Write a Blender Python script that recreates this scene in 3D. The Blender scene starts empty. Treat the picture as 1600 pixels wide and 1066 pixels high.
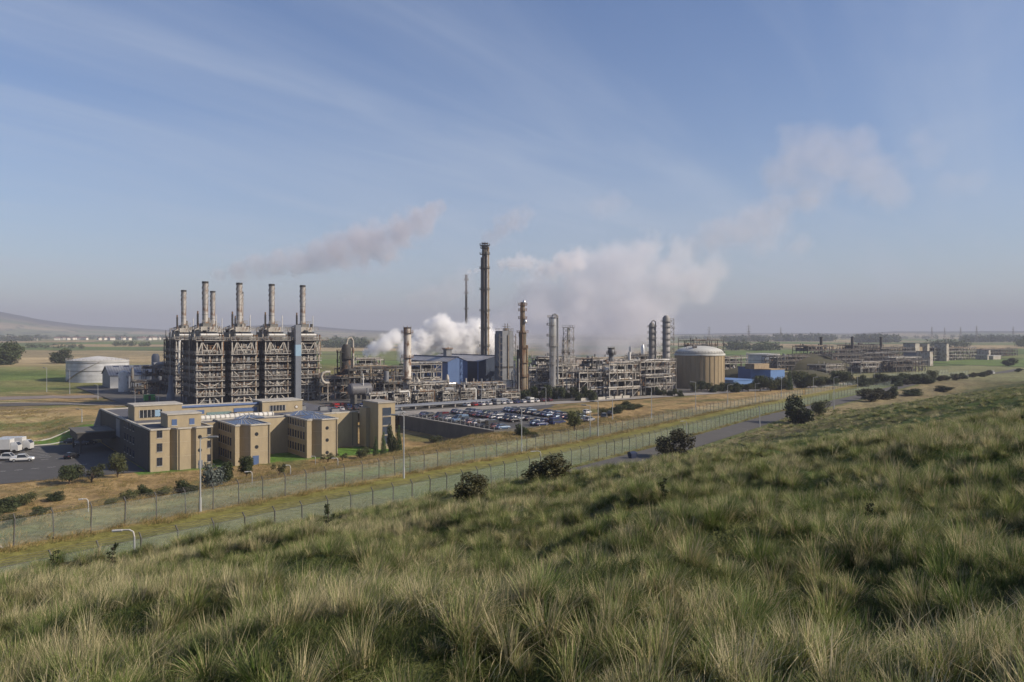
import bpy, bmesh, math, random
import numpy as np
from mathutils import Vector, Matrix
random.seed(7); RNG = np.random.default_rng(11)
SC = bpy.context.scene
COL = SC.collection
R = math.radians
F = 1244.0          # focal length in photograph pixels
HZ = 525.0          # horizon row of the photograph
H = 26.0            # eye height above the plant yard
TH = R(36.0)
E1 = (math.cos(TH), math.sin(TH)); E2 = (-E1[1], E1[0])
O = (-79.5, 175.0)
def site(a, b): return (O[0]+a*E1[0]+b*E2[0], O[1]+a*E1[1]+b*E2[1])
def tosite(x, y):
    x = x-O[0]; y = y-O[1]; return (x*E1[0]+y*E1[1], x*E2[0]+y*E2[1])
def PD(px, D): return ((px-800)/F*D, D)
def PG(px, py, z=0.0):
    D = (H-z)*F/(py-HZ); return ((px-800)/F*D, D)

# ------------------------------------------------------------------ materials
def nd(nt, t, **k):
    n = nt.nodes.new(t)
    for a, v in k.items(): setattr(n, a, v)
    return n
MATS = {}
def mat(name, c, rough=.7, metal=0., c2=None, scale=.5, amt=.6, rust=0., bump=0., detail=6, vec=(1,1,1), obj=False, spec=.3):
    """principled surface; colour wanders between c and c2 over noise, optional rust blotches"""
    if name in MATS: return MATS[name]
    m = bpy.data.materials.new(name); m.use_nodes = True
    nt = m.node_tree; bs = nt.nodes['Principled BSDF']
    bs.inputs['Roughness'].default_value = rough; bs.inputs['Metallic'].default_value = metal
    bs.inputs['Specular IOR Level'].default_value = spec
    if c2 is None: c2 = tuple(x*.7 for x in c)
    g = nd(nt, 'ShaderNodeTexCoord')
    mp = nd(nt, 'ShaderNodeMapping'); mp.inputs['Scale'].default_value = vec
    nt.links.new(g.outputs['Object'], mp.inputs['Vector'])
    n = nd(nt, 'ShaderNodeTexNoise'); n.inputs['Scale'].default_value = scale; n.inputs['Detail'].default_value = detail
    n.inputs['Roughness'].default_value = .65
    nt.links.new(mp.outputs[0], n.inputs['Vector'])
    mr = nd(nt, 'ShaderNodeMapRange'); mr.inputs['From Min'].default_value = .5-.25*amt-.05; mr.inputs['From Max'].default_value = .5+.25*amt
    nt.links.new(n.outputs['Fac'], mr.inputs['Value'])
    mx = nd(nt, 'ShaderNodeMix', data_type='RGBA'); mx.inputs[6].default_value = (*c, 1); mx.inputs[7].default_value = (*c2, 1)
    nt.links.new(mr.outputs[0], mx.inputs[0]); out = mx.outputs[2]
    if rust > 0:
        n2 = nd(nt, 'ShaderNodeTexNoise'); n2.inputs['Scale'].default_value = scale*1.7; n2.inputs['Detail'].default_value = 5
        mp2 = nd(nt, 'ShaderNodeMapping'); mp2.inputs['Location'].default_value = (7, 3, 11); mp2.inputs['Scale'].default_value = (1, 1, .5)
        nt.links.new(g.outputs['Object'], mp2.inputs['Vector']); nt.links.new(mp2.outputs[0], n2.inputs['Vector'])
        r2 = nd(nt, 'ShaderNodeMapRange'); r2.inputs['From Min'].default_value = .62-.22*rust; r2.inputs['From Max'].default_value = .74-.2*rust
        nt.links.new(n2.outputs['Fac'], r2.inputs['Value'])
        m2 = nd(nt, 'ShaderNodeMix', data_type='RGBA'); m2.inputs[7].default_value = (.12, .065, .035, 1)
        nt.links.new(r2.outputs[0], m2.inputs[0]); nt.links.new(out, m2.inputs[6]); out = m2.outputs[2]
    nt.links.new(out, bs.inputs['Base Color'])
    if bump:
        b = nd(nt, 'ShaderNodeBump'); b.inputs['Strength'].default_value = bump; b.inputs['Distance'].default_value = .1
        nt.links.new(n.outputs['Fac'], b.inputs['Height']); nt.links.new(b.outputs[0], bs.inputs['Normal'])
    MATS[name] = m; return m

STONE = mat('tan_stone', (.37,.305,.2), .9, c2=(.24,.2,.135), scale=.7, amt=1.3, bump=.25, vec=(1,1,.35))
STONED = mat('near_black_finish', (.045,.043,.042), .7, c2=(.03,.03,.03), scale=.5)
COPING = mat('pale_coping', (.42,.4,.36), .8, c2=(.32,.3,.26), scale=1)
FELT = mat('roof_felt', (.12,.12,.13), .85, c2=(.08,.08,.09), scale=.3)
BLUE = mat('blue_panel', (.08,.125,.25), .45, c2=(.06,.10,.20), scale=.6)
BLUEP = mat('pale_blue_panel', (.25,.36,.46), .4, c2=(.2,.3,.4), scale=1)
GLASS = mat('dark_glass', (.012,.014,.018), .12, c2=(.03,.034,.04), scale=1, spec=.6)
WHITE = mat('white_paint', (.6,.59,.57), .5, c2=(.46,.45,.42), scale=.4, rust=.12)
CREAM = mat('cream_lagging', (.43,.4,.35), .6, c2=(.26,.24,.21), scale=.5, rust=.35)
STEEL = mat('weathered_steel', (.2,.195,.185), .6, c2=(.1,.098,.09), scale=.45, amt=1, rust=.35)
PALE = mat('pale_galvanised', (.4,.385,.36), .55, c2=(.21,.2,.185), scale=.5, amt=1, rust=.4)
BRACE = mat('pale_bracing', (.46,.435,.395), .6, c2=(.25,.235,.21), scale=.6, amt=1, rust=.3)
RUST = mat('rusty_steel', (.2,.115,.06), .85, c2=(.11,.065,.04), scale=.6, amt=1)
TANP = mat('tan_pipe', (.3,.235,.155), .8, c2=(.2,.155,.1), scale=.5, amt=1, rust=.3)
DARK = mat('dark_and_shaded_steel', (.055,.053,.052), .75, c2=(.028,.027,.027), scale=.3, amt=1, rust=.2)  # dark steel; also carries the shade on furnace flanks and inside racks
GREY = mat('grey_cladding', (.2,.21,.225), .55, c2=(.13,.135,.145), scale=.35, amt=1)
BLGREY = mat('blue_grey_duct', (.15,.165,.195), .5, c2=(.12,.132,.16), scale=.25)
SILVER = mat('silver_cladding', (.6,.6,.6), .38, .8, c2=(.5,.5,.5), scale=.5)
DECK = mat('deck_grating', (.13,.12,.11), .8, c2=(.075,.07,.065), scale=.6, rust=.4)
CONC = mat('concrete', (.33,.31,.28), .9, c2=(.25,.235,.21), scale=.4, bump=.1)
CONCD = mat('dark_concrete', (.13,.125,.115), .9, c2=(.09,.088,.08), scale=.3)
ASPH = mat('asphalt', (.085,.083,.082), .9, c2=(.055,.054,.054), scale=.25, amt=1.2)
ASPHL = mat('old_asphalt', (.10,.095,.088), .95, c2=(.07,.066,.062), scale=.2, amt=1.2)
KERB = mat('kerb_stone', (.5,.48,.44), .9, c2=(.38,.36,.33), scale=1)
PAINT = mat('road_paint', (.62,.62,.6), .8, c2=(.5,.5,.48), scale=3)
SHEDB = mat('blue_sheet', (.08,.135,.27), .5, c2=(.065,.11,.23), scale=.15)
NAVY = mat('navy_trim', (.03,.04,.08), .5)
BARK = mat('bark', (.09,.065,.045), .95, c2=(.055,.04,.03), scale=3)
POSTM = mat('fence_post_steel', (.10,.10,.095), .7, c2=(.07,.065,.06), scale=2)
LAMPM = mat('galvanised_column', (.42,.43,.44), .45, .3, c2=(.34,.35,.36), scale=1)
TYRE = mat('tyre_rubber', (.02,.02,.02), .85)
GREENM = mat('bright_green', (.05,.3,.06), .5)
ORANGE = mat('orange_oxide', (.36,.17,.09), .8, c2=(.25,.13,.08), scale=.6)

def corr(name, c1, c2, period, axis=0, rough=.5, c3=None):
    """sheet cladding or striped roof: bands of c1/c2 with the given period along a local axis"""
    if name in MATS: return MATS[name]
    m = bpy.data.materials.new(name); m.use_nodes = True; nt = m.node_tree; bs = nt.nodes['Principled BSDF']
    bs.inputs['Roughness'].default_value = rough
    g = nd(nt, 'ShaderNodeTexCoord'); s = nd(nt, 'ShaderNodeSeparateXYZ'); nt.links.new(g.outputs['Object'], s.inputs[0])
    a = nd(nt, 'ShaderNodeMath', operation='DIVIDE'); nt.links.new(s.outputs[axis], a.inputs[0]); a.inputs[1].default_value = period
    f = nd(nt, 'ShaderNodeMath', operation='FRACT'); nt.links.new(a.outputs[0], f.inputs[0])
    gt = nd(nt, 'ShaderNodeMath', operation='GREATER_THAN'); nt.links.new(f.outputs[0], gt.inputs[0]); gt.inputs[1].default_value = .62
    mx = nd(nt, 'ShaderNodeMix', data_type='RGBA'); mx.inputs[6].default_value = (*c1,1); mx.inputs[7].default_value = (*c2,1)
    nt.links.new(gt.outputs[0], mx.inputs[0])
    n = nd(nt, 'ShaderNodeTexNoise'); n.inputs['Scale'].default_value = .3; n.inputs['Detail'].default_value = 6
    nt.links.new(g.outputs['Object'], n.inputs['Vector'])
    m2 = nd(nt, 'ShaderNodeMix', data_type='RGBA', blend_type='MULTIPLY'); m2.inputs[0].default_value = .6
    rp = nd(nt, 'ShaderNodeMapRange'); rp.inputs['From Min'].default_value=.3; rp.inputs['From Max'].default_value=.7; rp.inputs['To Min'].default_value=.6; rp.inputs['To Max'].default_value=1.1
    nt.links.new(n.outputs['Fac'], rp.inputs['Value']); nt.links.new(mx.outputs[2], m2.inputs[6]); nt.links.new(rp.outputs[0], m2.inputs[7])
    nt.links.new(m2.outputs[2], bs.inputs['Base Color']); MATS[name] = m; return m
ROOFST = corr('striped_roof_sheet', (.22,.22,.24), (.4,.39,.38), 3.0, 1)
ROOFGR = corr('grey_roof_sheet', (.17,.18,.2), (.24,.25,.27), 1.2, 0)
TANKW = corr('tank_plate', (.45,.46,.48), (.4,.41,.43), 2.4, 2, .45)

# ------------------------------------------------------------------ mesh builder
KIDS = {}
class MB:
    def __init__(s): s.v = []; s.f = []; s.m = []; s.cur = 0; s.mats = []
    def use(s, m):
        if m not in s.mats: s.mats.append(m)
        s.cur = s.mats.index(m); return s
    def add(s, vs, fs):
        o = len(s.v); s.v.extend(vs)
        for f in fs: s.f.append(tuple(o+i for i in f)); s.m.append(s.cur)
    def box(s, x0, x1, y0, y1, z0, z1):
        s.add([(x0,y0,z0),(x1,y0,z0),(x1,y1,z0),(x0,y1,z0),(x0,y0,z1),(x1,y0,z1),(x1,y1,z1),(x0,y1,z1)],
              [(0,3,2,1),(4,5,6,7),(0,1,5,4),(1,2,6,5),(2,3,7,6),(3,0,4,7)])
    def cbox(s, x, y, z, sx, sy, sz): s.box(x-sx/2, x+sx/2, y-sy/2, y+sy/2, z, z+sz)
    def bar(s, p, q, w, h=None):
        p = Vector(p); q = Vector(q); d = (q-p)
        if d.length < 1e-6: return
        d.normalize(); up = Vector((0,0,1)) if abs(d.z) < .95 else Vector((1,0,0))
        u = d.cross(up).normalized()*w/2; t = u.cross(d).normalized()*(h or w)/2
        s.add([tuple(a) for a in (p-u-t,p+u-t,p+u+t,p-u+t,q-u-t,q+u-t,q+u+t,q-u+t)],
              [(0,3,2,1),(4,5,6,7),(0,1,5,4),(1,2,6,5),(2,3,7,6),(3,0,4,7)])
    def tube(s, p, q, r, n=8, r2=None, cap=True):
        p = Vector(p); q = Vector(q); d = (q-p)
        if d.length < 1e-6: return
        d.normalize(); up = Vector((0,0,1)) if abs(d.z) < .95 else Vector((1,0,0))
        u = d.cross(up).normalized(); t = u.cross(d).normalized(); r2 = r if r2 is None else r2
        vs = []
        for k in range(n):
            a = 2*math.pi*k/n; e = -u*math.cos(a)+t*math.sin(a)
            vs.append(tuple(p+e*r)); vs.append(tuple(q+e*r2))
        fs = [(2*k,2*((k+1)%n),2*((k+1)%n)+1,2*k+1) for k in range(n)]
        if cap: fs += [tuple(2*k for k in reversed(range(n))), tuple(2*k+1 for k in range(n))]
        s.add(vs, fs)
    def path(s, pts, r, n=8):
        for a, b in zip(pts, pts[1:]): s.tube(a, b, r, n)
    def lathe(s, prof, cx=0, cy=0, n=16):
        vs = []
        for r, z in prof:
            for k in range(n):
                a = 2*math.pi*k/n; vs.append((cx+r*math.cos(a), cy+r*math.sin(a), z))
        fs = []
        for i in range(len(prof)-1):
            for k in range(n):
                j = (k+1)%n; fs.append((i*n+k, i*n+j, (i+1)*n+j, (i+1)*n+k))
        fs.append(tuple(reversed(range(n)))); fs.append(tuple((len(prof)-1)*n+k for k in range(n)))
        s.add(vs, fs)
    def prism(s, poly, z0, z1):
        n = len(poly)
        s.add([(x,y,z0) for x,y in poly]+[(x,y,z1) for x,y in poly],
              [tuple(reversed(range(n))), tuple(range(n,2*n))]+[(k,(k+1)%n,n+(k+1)%n,n+k) for k in range(n)])
    def hcyl(s, p, q, r, n=12):
        """horizontal vessel with dished ends"""
        p = Vector(p); q = Vector(q); d = (q-p).normalized()
        s.tube(p, q, r, n, cap=False)
        for c, sg in ((p,-1),(q,1)):
            last = r; pos = c
            for k in (1,2,3):
                rr = r*math.cos(k*math.pi/6.4); nx = c+d*sg*r*.5*math.sin(k*math.pi/6.4)
                s.tube(pos, nx, last, n, rr, cap=(k==3)); last = rr; pos = nx
    def ring(s, r, z, w=.9, n=14, rail=True, a0=0, a1=2*math.pi, cx=0, cy=0):
        """annular platform with a handrail"""
        st = (a1-a0)/n; full = abs(a1-a0-2*math.pi) < .01
        P = lambda rr, a, zz: (cx+rr*math.cos(a), cy+rr*math.sin(a), zz)
        for k in range(n):
            x, y = a0+k*st, a0+(k+1)*st
            s.add([P(r,x,z),P(r+w,x,z),P(r+w,y,z),P(r,y,z),P(r,x,z+.15),P(r+w,x,z+.15),P(r+w,y,z+.15),P(r,y,z+.15)],
                  [(0,3,2,1),(4,5,6,7),(1,2,6,5),(0,4,7,3)])
            if rail:
                s.bar(P(r+w,x,z+1.1), P(r+w,y,z+1.1), .09); s.bar(P(r+w,x,z+.6), P(r+w,y,z+.6), .07)
                s.bar(P(r+w,x,z), P(r+w,x,z+1.1), .08)
    def rail(s, pts, h=1.1, step=1.6, w=.08):
        for a, b in zip(pts, pts[1:]):
            a = Vector(a); b = Vector(b); L = (b-a).length; n = max(1, int(L/step)); up = Vector((0,0,h))
            s.bar(a+up, b+up, w); s.bar(a+up*.55, b+up*.55, w*.8)
            for k in range(n+1):
                c = a.lerp(b, k/n); s.bar(c, c+up, w)
    def ladder(s, x, y, z0, z1, dx=1, dy=0):
        px, py = -dy, dx
        for sg in (-.25, .25): s.bar((x+px*sg,y+py*sg,z0),(x+px*sg,y+py*sg,z1), .07)
        z = z0
        while z < z1:
            s.bar((x-.25*px,y-.25*py,z),(x+.25*px,y+.25*py,z), .05); z += .6
        z = z0+2.5
        while z < z1:
            o = [(x+px*.35*math.cos(t)+dx*.7*math.sin(t), y+py*.35*math.cos(t)+dy*.7*math.sin(t), z) for t in (0,.8,1.57,2.35,3.14)]
            for a, b in zip(o, o[1:]): s.bar(a, b, .05)
            z += 1.5
    def build(s, name, parent=None, mat_=None, smooth=None):
        me = bpy.data.meshes.new(name); me.from_pydata(s.v, [], s.f)
        ms = s.mats or [mat_ or STEEL]
        for m in ms: me.materials.append(m)
        if len(ms) > 1: me.polygons.foreach_set('material_index', s.m)
        if smooth is not None:
            me.shade_smooth()
            try: me.set_sharp_from_angle(angle=R(smooth))
            except Exception: pass
        me.update()
        o = bpy.data.objects.new(name, me); COL.objects.link(o)
        adopt(o, parent)
        return o
def adopt(o, parent):
    if parent is not None: o.parent = parent; KIDS.setdefault(parent.as_pointer(), []).append(o)
    return o
def meta(o, label=None, cat=None, group=None, kind=None):
    if label: o['label'] = label
    if cat: o['category'] = cat
    if group: o['group'] = group
    if kind: o['kind'] = kind
    return o
def thing(name, label, cat, loc=(0,0,0), rz=0., group=None):
    o = bpy.data.objects.new(name, None); COL.objects.link(o); o.empty_display_size = .3
    o.location = loc; o.rotation_euler = (0,0,rz); return meta(o, label, cat, group)
def sthing(name, label, cat, a, b, z=0., group=None):
    x, y = site(a, b); return thing(name, label, cat, (x,y,z), TH, group)
def dup(root, loc=None, rz=None, sc=None, label=None, group=None):
    def cp(o, par):
        c = o.copy(); COL.objects.link(c)
        adopt(c, par)
        for k in KIDS.get(o.as_pointer(), ()): cp(k, c)
        return c
    r = cp(root, None)
    if loc is not None: r.location = loc
    if rz is not None: r.rotation_euler = (0,0,rz)
    if sc is not None: r.scale = sc if hasattr(sc, '__len__') else (sc,)*3
    if label: r['label'] = label
    if group: r['group'] = group
    return r
ORD = 'first second third fourth fifth sixth seventh eighth ninth tenth eleventh twelfth thirteenth fourteenth fifteenth sixteenth seventeenth eighteenth nineteenth twentieth'.split()
ORD += ['twenty-'+w for w in ORD[:9]] + ['thirtieth'] + ['thirty-'+w for w in ORD[:9]]
ORD += ['fortieth'] + ['forty-'+w for w in ORD[:9]] + ['fiftieth'] + ['fifty-'+w for w in ORD[:9]] + ['sixtieth']

# ------------------------------------------------------------------ noise and terrain
def _hash(ix, iy, seed):
    h = (ix.astype(np.int64)*374761393 + iy.astype(np.int64)*668265263 + seed*1442695041) & 0xffffffff
    h = ((h ^ (h >> 13))*1274126177) & 0xffffffff
    return ((h ^ (h >> 16)) & 0xffff)/65535.
def vnoise(x, y, seed=0):
    x = np.asarray(x, float); y = np.asarray(y, float)
    ix = np.floor(x); iy = np.floor(y); fx = x-ix; fy = y-iy
    fx = fx*fx*(3-2*fx); fy = fy*fy*(3-2*fy)
    a = _hash(ix,iy,seed); b = _hash(ix+1,iy,seed); c = _hash(ix,iy+1,seed); d = _hash(ix+1,iy+1,seed)
    return (a*(1-fx)+b*fx)*(1-fy)+(c*(1-fx)+d*fx)*fy
def fbm(x, y, seed=0, o=3):
    t = 0; a = .5; n = 0
    for k in range(o): t = t+a*vnoise(x*2**k, y*2**k, seed+k); n += a; a *= .5
    return t/n
def sstep(a, b, x):
    t = np.clip((np.asarray(x, float)-a)/(b-a), 0, 1); return t*t*(3-2*t)
FP = np.array([(-122.,-87.4),(-20,85),(82,257),(150,350),(246,482),(342,567),(411,647),(760,1010),(1500,1700)])
FS = np.concatenate([[0], np.cumsum(np.hypot(*(FP[1:]-FP[:-1]).T))]); FS = FS-FS[1]
def fence_ds(x, y):
    """distance across (positive towards the plant) and along the inner perimeter fence"""
    x = np.asarray(x, float); y = np.asarray(y, float)
    best = np.full(x.shape, 1e18); D = np.zeros(x.shape); S = np.zeros(x.shape)
    for k in range(len(FP)-1):
        p, q = FP[k], FP[k+1]; L = math.hypot(*(q-p)); tx, ty = (q-p)/L
        t = (x-p[0])*tx+(y-p[1])*ty; tc = np.clip(t, 0 if k else -1e9, L if k < len(FP)-2 else 1e9)
        cx = p[0]+tc*tx; cy = p[1]+tc*ty; d2 = (x-cx)**2+(y-cy)**2
        sd = (x-p[0])*(-ty)+(y-p[1])*tx; dd = np.sign(sd)*np.sqrt(d2)
        w = d2 < best; best = np.where(w, d2, best); D = np.where(w, dd, D); S = np.where(w, FS[k]+tc, S)
    return D, S
def fence_xy(s, d=0.):
    k = int(np.clip(np.searchsorted(FS, s)-1, 0, len(FP)-2)); p, q = FP[k], FP[k+1]; L = math.hypot(*(q-p)); t = (q-p)/L
    e = s-FS[k]; return (p[0]+t[0]*e-t[1]*d, p[1]+t[1]*e+t[0]*d, math.atan2(t[1], t[0]))
def zf(s): return np.interp(s, [-200,-60,-33,0,62,90,140,220,320,420,700], [12,8.0,7.0,5.9,3.8,3.0,2.0,.7,.2,0,0])
SIL = ([-200,-30,0,15,30,42,60,90], [-30,-5.5,0,2.9,6.2,9.4,15,24])
SLG = ([-100,0,50,100,130,180,210,356,600], [-6,0,3.2,8.0,9.9,10.6,12.6,17.5,25])
RIDGE_PX = [-900,-300,0,60,130,260,330,420,470,520,560,700,1000,1250,1330,1400,1600,2000,2600]
RIDGE_Y  = [494,490,492,502,510,517,516,508,508,513,516,520,523,521,522,519,519,517,519]
def terrain(x, y, bumps=True):
    x = np.asarray(x, float); y = np.asarray(y, float)
    d, s = fence_ds(x, y); D = np.hypot(x, y); u = x/np.maximum(y, 1.)
    u = np.where(y > 1, u, np.sign(x)*2)
    a, b = tosite(x, y); f = zf(s)
    # low land and yard
    low = (1-sstep(60,70,b))*(1-sstep(80,96,a))
    leftlow = 1-sstep(64,125,b)
    zb = np.where(a > 0, -4*low, -4*leftlow)
    edge = sstep(-14,-2,a); zb = -4*(low*edge+leftlow*(1-edge))
    zb = zb - .35*sstep(2,8,a)*sstep(62,72,b)*(1-sstep(300,340,b))*(1-sstep(330,380,a)) - .3*sstep(84,88,a)*sstep(-14,-9,b)*(1-sstep(140,150,a))
    trench = sstep(60,66,a)*(1-sstep(84.2,86.4,a))*(1-sstep(40,52,b))
    zb = zb*(1-trench)-4*trench
    left = sstep(-.08,-.3,u)*1. if False else 1-sstep(-.33,-.12,u)
    far = np.interp(D, [0,450,620,1200,2500,4500,7000], [0,0,4.5,3,12,17,20])*left + np.interp(D, [0,700,1200,2500,4500,7000],[0,-1,2,9,15,18])*(1-left)
    zb = zb + far
    px = 800+F*np.clip(u, -1.6, 1.6)
    ry = np.interp(px, RIDGE_PX, RIDGE_Y); rz = np.maximum(26+(HZ-ry)/F*7600-14, 0)
    zb = zb + rz*np.exp(-((D-7600)/1500.)**2)*(y > 0)*(.9+.1*fbm(x/700,y/700,5))
    # far rolling ground
    zb = zb + sstep(700,1600,D)*(fbm(x/500.,y/500.,9)-.5)*7
    d0 = np.interp(s, [-60,0,40,80,140,250,400], [14,20,22,32,26,22,20]); W = np.interp(s, [-60,40,80,120,250,500], [66,62,36,28,60,60])
    t = sstep(0,1,(d-d0)/W)
    h = f*(1-t)+zb*t
    # grassed mounds on the bank
    h = h + 1.0*np.exp(-((d-40)/12.)**2-((s-92)/16.)**2)
    h = h + 2.2*np.exp(-((d-58)/16.)**2-((s-190)/26.)**2)
    # hill on the camera side
    hill = 24.25-np.interp(d+60.6, *SIL)-np.interp(s+63, *SLG)
    lim = f+.62*np.maximum(-10.5-d, 0)
    hh = np.where(d < -10.5, -np.logaddexp(-hill*1.2, -lim*1.2)/1.2+0.0, h)
    w = sstep(-10.0,-13.0,d) if False else 1-sstep(-13.5,-10.5,d)
    h = np.where(d < -10.5, f*(1-w)+np.maximum(hh, f)*w, h)
    if bumps:
        g = 1-sstep(-14,-10.5,d)
        h = h + g*((fbm(x/6.,y/6.,1)-.5)*.6+(vnoise(x/1.7,y/1.7,3)-.5)*.75+(vnoise(x/3.1,y/3.1,8)-.5)*.5)*sstep(2,7,D)
        bank = sstep(18,24,d)*(1-sstep(300,500,D))*(zb < 8)
        flat = sstep(2,-2,b) if False else 1
        h = h + bank*(1-t)*((fbm(x/7.,y/7.,21)-.5)*1.4)
    return h
def tz(x, y): return float(terrain(np.array([x]), np.array([y]))[0])
def at(px, D): return tosite(*PD(px, D))
# ------------------------------------------------------------------ ground sheet
def seg_dist(x, y, pts):
    best = np.full(np.shape(x), 1e9)
    for (ax,ay),(bx,by) in zip(pts, pts[1:]):
        L2 = (bx-ax)**2+(by-ay)**2; t = np.clip(((x-ax)*(bx-ax)+(y-ay)*(by-ay))/L2, 0, 1)
        best = np.minimum(best, np.hypot(x-ax-t*(bx-ax), y-ay-t*(by-ay)))
    return best
def ground_colour(x, y):
    d, s = fence_ds(x, y); D = np.hypot(x, y); a, b = tosite(x, y); u = x/np.maximum(y, 1)
    C = lambda r, g, bb: np.stack([np.full(x.shape, v) for v in (r, g, bb)], -1)
    mixc = lambda A, B, t: A*(1-t[..., None])+B*t[..., None]
    n1 = fbm(x/9., y/9., 31, 3); n2 = fbm(x/38., y/38., 33, 3); n3 = fbm(x/3., y/3., 35, 2)
    straw = C(.33,.235,.11); strawd = C(.25,.175,.08); green = C(.1,.115,.04); lush = C(.085,.135,.03); olive = C(.19,.175,.05); dk = C(.06,.075,.028)
    bank = mixc(mixc(straw, strawd, sstep(.4,.65,n3)), green, sstep(.54,.7,n1)*.7)
    bank = mixc(bank, dk, np.maximum(sstep(.64,.74,fbm(x/6,y/6,41))*.5, sstep(-62,-70,a)*sstep(.4,.55,fbm(x/9,y/9,43))*.8*(b < 4)))
    bank = mixc(bank, mixc(C(.13,.15,.06), C(.2,.18,.085), sstep(.35,.65,n1)), (1-sstep(22,34,d))*(1-sstep(110,150,s)))
    corr_ = mixc(C(.12,.14,.055), C(.16,.16,.07), sstep(.35,.65,n1))
    corr_ = mixc(corr_, olive, sstep(9.5,11.5,d)*(1-sstep(15.5,17.5,d)))
    corr_ = mixc(corr_, straw, sstep(14.8,16.2,d)*(1-sstep(17,20,d))*.7)
    hill = mixc(C(.05,.075,.02), C(.12,.11,.05), sstep(.35,.7,n1))
    hill = mixc(hill, C(.25,.2,.11), sstep(60,140,s)*(1-sstep(-30,-16,d)*.0)*sstep(-45,-25,d)*.8)
    c = bank
    # left meadow: dry grass, rough brown patches, then pasture
    lm = mixc(mixc(C(.36,.28,.14), C(.2,.15,.08), sstep(.42,.6,fbm(a/16., b/5., 51))), C(.13,.15,.05), sstep(.5,.65,fbm(a/26., b/9., 53)))
    isl = (1-sstep(-12,6,a))*sstep(60,72,b)
    c = mixc(c, lm, isl)
    past = mixc(C(.12,.16,.045), C(.17,.17,.065), sstep(.38,.62,n2))
    past = mixc(past, C(.09,.13,.035), sstep(.5,.7,fbm(x/60,y/25,57)))
    c = mixc(c, past, sstep(400,470,D)*(1-sstep(-.3,-.15,u)) )
    # lawns by the forecourt and between the wings
    lawn = np.maximum(((a > -3) & (a < 60) & (b > -6) & (b < 12))*1., 0.)
    c = mixc(c, C(.09,.17,.03), lawn*sstep(-3.,0.5,b-(-1)))
    kl = np.where((a < 0) & (b > 64) & (b < 74), 1., 0.)
    c = mixc(c, C(.10,.17,.035), kl)
    c = np.where((d < -11)[..., None], hill, np.where((d < 18)[..., None], corr_, c))
    # far patchwork of fields
    xr = x*.94+y*.34; yr = -x*.34+y*.94
    wx = xr+60*(fbm(x/400,y/400,61)-.5); wy = yr+60*(fbm(x/400,y/400,62)-.5)
    ix = np.floor(wx/310.); iy = np.floor(wy/210.+.5*(ix%2))
    hsh = _hash(ix, iy, 77); pal = np.array([[.12,.17,.05],[.33,.25,.14],[.1,.14,.045],[.38,.30,.17],[.16,.18,.07],[.27,.22,.12],[.2,.2,.1]])
    fld = pal[np.minimum((hsh*7).astype(int), 6)]*(.85+.3*vnoise(x/40,y/40,3))[..., None]
    fx = np.abs(wx/310.-ix-.5); fy = np.abs(wy/210.+.5*(ix%2)-iy-.5)
    hedge = np.maximum(sstep(.478,.49,fx), sstep(.472,.488,fy))
    fld = mixc(fld, C(.035,.05,.02), hedge)
    c = mixc(c, fld, np.maximum(sstep(560,760,D), sstep(480,600,D)*sstep(.1,.2,u)))
    moor = mixc(C(.03,.036,.036), C(.022,.032,.03), sstep(.4,.6,fbm(x/300,y/300,71)))
    c = mixc(c, moor, sstep(6200,6900,D))
    # strip of tan stubble behind the plant
    stub = sstep(.02,.06,u)*(1-sstep(.19,.24,u))*sstep(430,480,D)*(1-sstep(900,1000,D))
    c = mixc(c, C(.37,.27,.15), stub)
    # planted ground under the shade trees and shrub belts
    return c
def make_ground():
    rs = [1.2]
    while rs[-1] < 9300: rs.append(rs[-1]*(1.0095 if 60 < rs[-1] < 420 else 1.017))
    rs = np.array(rs); th = np.concatenate([np.linspace(-100,-40,50,endpoint=False), np.linspace(-40,40,430,endpoint=False), np.linspace(40,100,51)])
    th = np.radians(th); nr, nt = len(rs), len(th)
    X = rs[:,None]*np.sin(th)[None]; Y = rs[:,None]*np.cos(th)[None]
    Z = terrain(X.ravel(), Y.ravel()).reshape(nr, nt)
    # small cap under the camera and a skirt behind it
    V = np.stack([X, Y, Z], -1).reshape(-1, 3)
    i = np.arange(nr-1)[:,None]*nt+np.arange(nt-1)[None]
    Fq = np.stack([i, i+1, i+nt+1, i+nt], -1).reshape(-1, 4)[:, ::-1]
    me = bpy.data.meshes.new('ground'); n = len(V); m = len(Fq)
    me.vertices.add(n); me.vertices.foreach_set('co', V.ravel())
    me.loops.add(m*4); me.loops.foreach_set('vertex_index', Fq.ravel().astype(np.int32))
    me.polygons.add(m); me.polygons.foreach_set('loop_start', np.arange(0, m*4, 4, dtype=np.int32))
    me.polygons.foreach_set('loop_total', np.full(m, 4, dtype=np.int32))
    me.update(calc_edges=True); me.shade_smooth()
    c = ground_colour(X.ravel(), Y.ravel())
    ca = me.color_attributes.new('soil', 'FLOAT_COLOR', 'POINT')
    ca.data.foreach_set('color', np.concatenate([c, np.ones((n,1))], 1).ravel())
    me.materials.append(ground_mat()); me.validate()
    o = bpy.data.objects.new('ground', me); COL.objects.link(o); meta(o, kind='structure'); return o
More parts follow.
